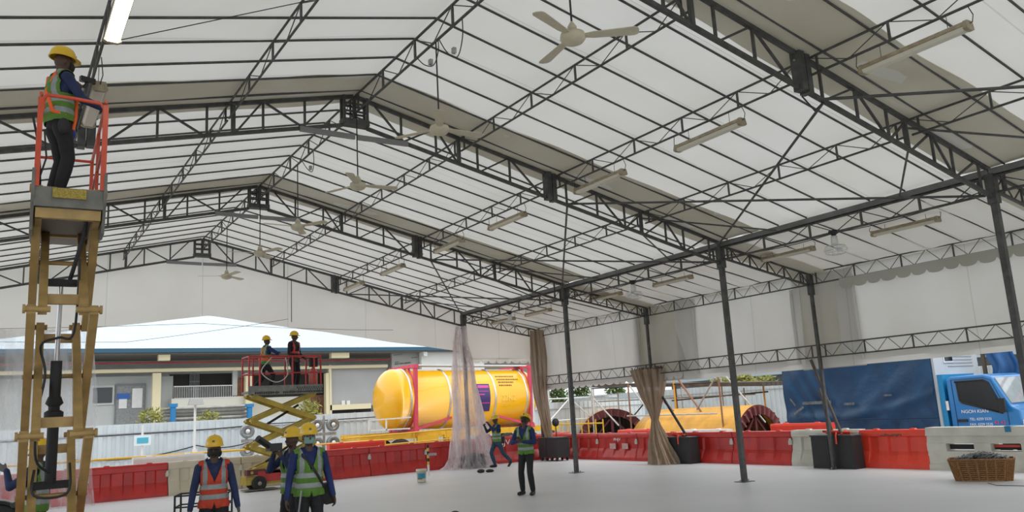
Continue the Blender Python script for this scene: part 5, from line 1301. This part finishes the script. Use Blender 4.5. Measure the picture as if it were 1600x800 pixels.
def person(label, loc, rz, H=1.70, vox=.009, lean=0., side_lean=0., hip=None, feet=None, knees=None, hands=None, elbows=None, hdir=None, palm=None, curl=(.5, .5), hyaw=0., hpitch=0.,
           shirt=NAVY, legs=TRB, glove=None, vest=VG, bands=SILV, mask=None, harness=False, hat=True, turn=0., coat=False, long_vest=0.0):
    s = H/1.70; root = thing('person', label, 'person', loc, rz)
    B = Body(); hz = (hip if hip is not None else .925)*s
    P = V(0, 0, hz) if not isinstance(hip, tuple) else V(*hip)
    R3 = Matrix.Rotation(turn, 3, 'Z') @ Matrix.Rotation(side_lean, 3, 'Y') @ Matrix.Rotation(-lean, 3, 'X')
    T = lambda x, y, z: P+R3 @ (V(x, y, z)*s)
    feet = feet or (V(.10, .0, 0), V(-.10, .0, 0)); knees = knees or (V(.02, 1, 0), V(-.02, 1, 0))
    # pelvis and torso
    B.ell(T(0, 0, .0), V(.168, .125, .125)*s, R3, 'legs'); B.ell(T(0, .005, .16), V(.158, .122, .15)*s, R3, 'torso'); B.ell(T(0, .0, .33), V(.182, .128, .17)*s, R3, 'torso')
    B.ell(T(0, -.01, .42), V(.175, .10, .095)*s, R3, 'torso'); B.cap(T(-.145, -.005, .455), T(.145, -.005, .455), .066*s, .066*s, 'torso'); B.cap(T(-.06, -.02, .50), T(.06, -.02, .50), .055*s, .055*s, 'torso')
    B.ell(T(0, 0, .06), V(.165, .128, .10)*s, R3, 'torso')
    # legs
    for i, sg in ((0, 1), (1, -1)):
        hp = P+(Matrix.Rotation(turn, 3, 'Z') @ V(sg*.088, 0, -.03))*s; an = V(feet[i].x*s, feet[i].y*s, feet[i].z*s+.095*s); kn, an2 = ik(hp, an, .415*s, .40*s, knees[i])
        B.cap(hp, kn, .092*s, .068*s, 'legs'); B.cap(hp-V(0, 0, .08*s), hp.lerp(kn, .4), .095*s, .088*s, 'legs'); B.cap(kn, kn.lerp(an2, .35), .068*s, .070*s, 'legs'); B.cap(kn.lerp(an2, .35), an2+V(0, 0, .03*s), .070*s, .058*s, 'legs')
        fd = (Matrix.Rotation(turn*.3-sg*.18, 3, 'Z') @ V(0, 1, 0))
        if feet[i].z > .04: fd = V(fd.x, fd.y*.7, -.7).normalized()      # heel lifted
        B.cap(an2, an2-V(0, 0, .03*s), .048*s, .05*s, 'boot'); B.cap(an2-V(0, 0, .045*s)-fd*.03*s, an2+fd*.15*s-V(0, 0, .055*s), .046*s, .040*s, 'boot')
    # arms
    hands = hands or (None, None); elbows = elbows or (None, None)
    HP = []
    for i, sg in ((0, 1), (1, -1)):
        sh = T(sg*.185, -.01, .445)
        tgt = (V(*hands[i])*s if hands[i] else P+R3 @ V(sg*.27, .04, -.06)*s); hint = V(*elbows[i]) if elbows[i] else V(sg*.35, -1, -.1)
        el, wr = ik(sh, tgt, .285*s, .25*s, hint)
        B.cap(sh, el, .060*s, .048*s, 'sleeve'); B.cap(el, wr, .048*s, .036*s, 'sleeve')
        dd = V(*hdir[i]) if hdir and hdir[i] else (wr-el).normalized()+V(0, .12, 0); pm = V(*palm[i]) if palm and palm[i] else V(-sg, .15, 0)
        hand(B, wr+dd.normalized()*.012*s, dd, pm, s, curl[i], side=sg if True else 1); HP.append(wr+dd.normalized()*.06*s)
    # head
    HR = R3 @ Matrix.Rotation(hyaw, 3, 'Z') @ Matrix.Rotation(-hpitch, 3, 'X'); N = T(0, -.005, .52)
    hl = lambda x, y, z: N+HR @ (V(x, y, z)*s)
    B.cap(N-R3 @ V(0, 0, .03*s), hl(0, 0, .08), .056*s, .052*s, 'head'); B.ell(hl(0, .012, .170), V(.076, .096, .108)*s, HR, 'head'); B.ell(hl(0, .040, .105), V(.056, .060, .058)*s, HR, 'head')
    B.cap(hl(0, .104, .165), hl(0, .124, .132), .010*s, .015*s, 'head'); B.ell(hl(0, .088, .188), V(.055, .018, .010)*s, HR, 'head'); B.cap(hl(-.02, .094, .098), hl(.02, .094, .098), .010*s, .010*s, 'head')
    for sg in (-1, 1): B.ell(hl(sg*.078, .0, .15), V(.010, .02, .032)*s, HR, 'head'); B.ell(hl(sg*.034, .082, .128), V(.02, .02, .022)*s, HR, 'head')
    regs = ['head', 'torso', 'sleeve', 'hand', 'legs', 'boot']
    me, cen, idx = B.mesh(vox*s, regs, [SKIN, shirt, shirt, glove or SKIN, legs, BOOT])
    me.name = 'body'; o = bpy.data.objects.new('body', me); C.objects.link(o); o.parent = root
    # vest cut from the torso surface, standing off it
    if vest:
        Ri = np.array(R3.transposed()); loc3 = (cen-np.array(P)) @ Ri.T/s; x, y, z = loc3[:, 0], loc3[:, 1], loc3[:, 2]
        lo = -.045-long_vest*.4
        keep = (((idx == 1) | ((idx == 4) & (z > lo) & (z < .15))) & (z > lo) & (z < .56) & (np.abs(x) < .19))
        vcut = (y > .0) & (np.abs(x) < np.clip((z-.26)*.42, 0, .2)) & (z > .26); nk = (z > .475) & (np.abs(x) < .07); slit = (y > .05) & (np.abs(x) < np.clip((-.0-z)*.35, 0, .05)) & (z < .0)
        arm = (np.abs(x) > .152) & (z > .27) & (z < .47)
        keep &= ~vcut & ~nk & ~arm & ~slit
        band = ((z > .045) & (z < .10)) | ((z > .165) & (z < .22)) | ((np.abs(x) > .082) & (np.abs(x) < .13) & (z >= .20))
        vco = np.zeros(len(me.vertices)*3); me.vertices.foreach_get('co', vco); vco = vco.reshape(-1, 3); vno = np.array([tuple(v.normal) for v in me.vertices])
        sel = np.nonzero(keep)[0]; mp = {}; vs = []; fs = []; mi = []
        for k in sel:
            f_ = []
            for vi in me.polygons[int(k)].vertices:
                if vi not in mp: mp[vi] = len(vs); vs.append(tuple(vco[vi]+vno[vi]*.016*s))
                f_.append(mp[vi])
            fs.append(tuple(f_)); mi.append(1 if band[k] else 0)
        vm = bpy.data.meshes.new('vest'); vm.from_pydata(vs, [], fs); vm.materials.append(vest); vm.materials.append(bands)
        vm.polygons.foreach_set('material_index', mi); vm.polygons.foreach_set('use_smooth', [True]*len(fs)); vm.update()
        vo = bpy.data.objects.new('vest', vm); C.objects.link(vo); vo.parent = root; sd_ = vo.modifiers.new('t', 'SOLIDIFY'); sd_.thickness = .005; sd_.offset = 1
    if hat:
        b = MB(); hh = hl(0, .0, .205)
        M4 = HR
        n = 26; vs = []; prof = [(1.0, 0), (.99, .03), (.93, .065), (.80, .098), (.58, .122), (.30, .135), (.02, .139)]
        for r, h in prof: vs += [hh+M4 @ (V(cos(2*pi*i/n)*.112*r, sin(2*pi*i/n)*.135*r, h)*s) for i in range(n)]
        b.add(vs, [(j*n+i, j*n+(i+1) % n, (j+1)*n+(i+1) % n, (j+1)*n+i) for j in range(len(prof)-1) for i in range(n)], True)
        # brim: wider at the front
        vs = []
        for r_in in (0, 1):
            for h in (.004, -.006):
                for i in range(n):
                    a = 2*pi*i/n; e = (.012+.045*max(0, sin(a))**2)*r_in; vs.append(hh+M4 @ (V(cos(a)*(.110+e), sin(a)*(.133+e), h-.010*max(0, sin(a))*r_in)*s))
        fs = []
        for i in range(n):
            j = (i+1) % n; fs += [(i, j, 2*n+j, 2*n+i), (n+i, 3*n+i, 3*n+j, n+j), (2*n+i, 2*n+j, 3*n+j, 3*n+i)]
        b.add(vs, fs, True)
        b.path([hh+M4 @ (V(0, .118*cos(t)*1.0, .03+.112*sin(t))*s) for t in [pi*k/10 for k in range(1, 10)]], .007*s, 6)
        b.build('hard_hat', HATY, root)
        b = MB(); b.box(hh+M4 @ (V(0, .131, .055)*s), (.03*s, .008*s, .025*s), rot=M4); b.build('hat_badge', mat('badge_grey', (.10, .12, .12), .5), root)
    if mask:
        b = MB()
        def mk(u, v):
            a = -1.15+2.3*u; z = .075+.085*v; bulge = .022*cos(a)*(1-abs(2*v-1)**2*.6)
            return hl(sin(a)*(.071), .018+cos(a)*(.088)+bulge, z)
        b.grid(mk, 14, 6); mo = b.build('face_mask', mask, root); q = mo.modifiers.new('t', 'SOLIDIFY'); q.thickness = .003
    return root, P, R3, s, T, hl
def strap_on(root, pts, r, m_, name='strap'):
    b = MB(); pts = [Vector(p) for p in pts]; P = []
    for k in range(len(pts)-1):
        for q in range(4): P.append(pts[k].lerp(pts[k+1], q/4))
    P.append(pts[-1]); b.path(P, r, 6); return b.build(name, m_, root)
def face(loc, to): d = Vector(to)-Vector(loc); return math.atan2(d.y, d.x)-pi/2
CAM0 = (0, 0, 0)
# 1 orange vest, facing us
L = (2.40, 10.73, 0); r = person('man in orange reflective vest and yellow helmet, black mask, grey gloves, standing towards us', L, face(L, CAM0)+.06, 1.60, .0075, vest=VO, mask=MASKB, glove=GLOVE,
    hands=((.30, .07, .80), (-.31, .06, .80)), hyaw=-.15, curl=(.55, .35), long_vest=.05)
root, P, R3, s, T, hl = r
b = MB(); b.ell = None
for sg in (-1, 1): MB().ball(hl(sg*.05, -.045, .10), .045*s, 10, 6, (1, .8, 1.2)).build('neck_scarf', MASKB, root)
# 2 green vest, facing us
L = (3.50, 10.40, 0); r = person('man in green reflective vest with teal face mask and shoulder bag, walking towards us', L, face(L, CAM0)+.22, 1.68, .0075, vest=VG, mask=MASKT, shirt=NAVY2,
    hands=((.30, .03, .78), (-.31, .06, .80)), hyaw=-.05, curl=(.5, .6), long_vest=.03)
root, P, R3, s, T, hl = r
strap_on(root, [T(.11, -.01, .53), T(.10, .10, .44), T(0, .148, .32), T(-.09, .138, .18), T(-.17, .07, .05), T(-.22, -.04, -.02)], .017, BLACK, 'bag_strap')
b = MB(); b.box(T(-.26, -.10, -.06), (.12*s, .24*s, .26*s), rot=R3 @ Matrix.Rotation(.15, 3, 'Y'), top=(.09*s, .2*s)); b.build('shoulder_bag', mat('bag_dark', (.02, .022, .018), .8), root)
b = MB(); 
for sg in (-1, 1): b.path([hl(sg*.034+.026*cos(a), .112, .165+.018*sin(a)) for a in [2*pi*k/10 for k in range(10)]], .003, 4, closed=True)
b.tube(hl(-.008, .114, .168), hl(.008, .114, .168), .003, 4); b.build('spectacles', mat('spectacle_frame', (.35, .3, .25), .3), root)
strap_on(root, [T(.13, .14, .02), T(.15, .15, -.12), T(.17, .12, -.32)], .012, SILV, 'lanyard')
# 3 behind him, looking left through a dark device
L = (3.52, 11.15, 0); r = person('man half hidden behind the green-vested man, holding up a black device', L, face(L, (-10, 6, 0)), 1.64, .009, vest=VG,
    hands=((.10, .24, 1.42), (-.12, .26, 1.38)), elbows=((.6, -.2, -1), (-.6, -.2, -1)), curl=(1.1, 1.1), hpitch=-.05)
root = r[0]; b = MB(); b.box((0, .30, 1.47), (.09, .20, .10)); b.tube((0, .38, 1.49), (0, .56, 1.60), .045, 12); b.build('handheld_device', DEV, root)
# 4 standing man looking down at his hands
L = (9.76, 14.82, 0); r = person('man in green vest standing alone on the floor, head bowed over his hands', L, face(L, CAM0)-.45, 1.66, .009, vest=VG, shirt=NAVY2,
    hands=((.06, .27, 1.16), (-.07, .25, 1.14)), elbows=((.9, -.3, -.6), (-.9, -.3, -.6)), hdir=((-.7, .5, .15), (.7, .5, .15)), palm=((0, .3, 1), (0, .3, 1)), curl=(.9, .9), hpitch=-.62, lean=.07, feet=(V(.14, -.02, 0), V(-.13, .03, 0)), mask=MASKB)
root = r[0]; b = MB(); b.box((0, .33, 1.19), (.075, .15, .010), rot=Matrix.Rotation(.5, 3, 'X')); b.build('phone', DEV, root)
# 5 worker at the wrapped column
L = (14.12, 23.15, 0); r = person('worker in green vest and jeans reaching up to the film beside the wrapped column', L, radians(88), 1.66, .010, vest=VG, shirt=NAVY, legs=JEANS,
    hip=.88, hands=((.14, .36, 1.36), (-.12, .34, 1.42)), elbows=((.5, 0, -1), (-.5, 0, -1)), curl=(.8, .8), feet=(V(.10, .06, 0), V(-.12, -.42, .07)), hpitch=.05, lean=.0)
strap_on(r[0], [r[4](-.1, -.02, .54), r[4](-.02, -.15, .4), r[4](.12, -.14, .1), r[4](.2, -.08, -.02)], .016, BLACK, 'bag_strap'); MB().box(r[4](.02, -.2, .0), (.2, .12, .22)).build('waist_bag', BLACK, r[0])
# 6 and 7 on the far lift
L = (6.62, 23.5, FZ-.025); r = person('worker in green vest with orange harness leaning on the far lift rail', L, radians(-78), 1.60, .010, vest=VG, shirt=NAVY2, lean=.14, hip=.84,
    hands=((.14, .42, 1.16), (-.16, .40, 1.10)), elbows=((.8, -.3, -.3), (-.8, -.3, -.3)), feet=(V(.10, .12, 0), V(-.10, -.28, 0)), hpitch=-.2)
root, P, R3, s, T, hl = r
for sg in (-1, 1): strap_on(root, [T(sg*.16, .0, .0), T(sg*.17, .0, .12), T(sg*.12, -.10, .2), T(0, -.135, .3), T(-sg*.1, -.11, .45)], .02, ORST, 'harness_strap')
b = MB(); b.path([T(.20*cos(a), .165*sin(a), .10) for a in [2*pi*k/20 for k in range(20)]], .03, 6, closed=True); b.build('harness_belt', ORST, root)
L = (7.52, 23.6, FZ-.025); r = person('worker in black coat with red bands standing on the far lift', L, radians(-150), 1.66, .010, vest=BCOAT, bands=REDB, shirt=BCOAT,
    hands=((.24, .2, .92), (-.26, .16, .96)), hyaw=.55, long_vest=.12)
# 8 on the near lift
L = (.46, 9.55, PZ-.005); r = person('worker on the near lift in green vest with orange harness, handling the ceiling lamp', L, radians(-72), 1.70, .0075, vest=VG, shirt=NAVY,
    hands=((.17, .36, 1.12), (-.10, .20, 1.36)), elbows=((.6, -.2, -1), (-1, .1, -.55)), curl=(1.0, 1.1), hpitch=.05, mask=MASKB, palm=((-1, .2, .2), (.6, -.4, 0)))
root, P, R3, s, T, hl = r
for sg in (-1, 1):
    strap_on(root, [T(sg*.10, .07, .51), T(sg*.11, .135, .36), T(sg*.10, .132, .15), T(sg*.12, .12, .0), T(sg*.12, .10, -.12)], .02, ORST, 'harness_strap')
    strap_on(root, [T(sg*.10, -.09, .50), T(0, -.135, .30), T(-sg*.12, -.115, .05), T(-sg*.175, 0, .0)], .022, ORST, 'harness_strap')
strap_on(root, [T(.13, .11, .26), T(0, .142, .27), T(-.13, .11, .26)], .022, ORST, 'chest_strap')
b = MB(); b.box((-.06, .30, 1.50), (.05, .16, .06)); b.tube((-.06, .3, 1.47), (-.08, .27, 1.40), .02, 8); b.build('cordless_tool', DEV, root)
b = MB(); b.ball(T(.19, -.02, -.12), .07, 12, 8, (.5, .9, 1.3)); b.build('tool_pouch', BLACK, root)
b = MB(); b.ball(T(-.15, .2, -.06), .06, 10, 6, (.6, .6, 1.6)); b.build('blue_pouch', mat('pouch_blue', (.02, .04, .30), .7), root)
# 9 behind the near lift
L = (.56, 12.1, 0); r = person('man mostly hidden behind the near lift mast, raising a grey-gloved hand', L, radians(65), 1.68, .010, vest=VG, glove=GLOVE,
    hands=((.15, .2, 1.0), (-.16, .30, 1.40)), elbows=((.4, -1, -.2), (-.6, -.2, -1)), hdir=(None, (.0, .8, .55)), curl=(.5, .2))
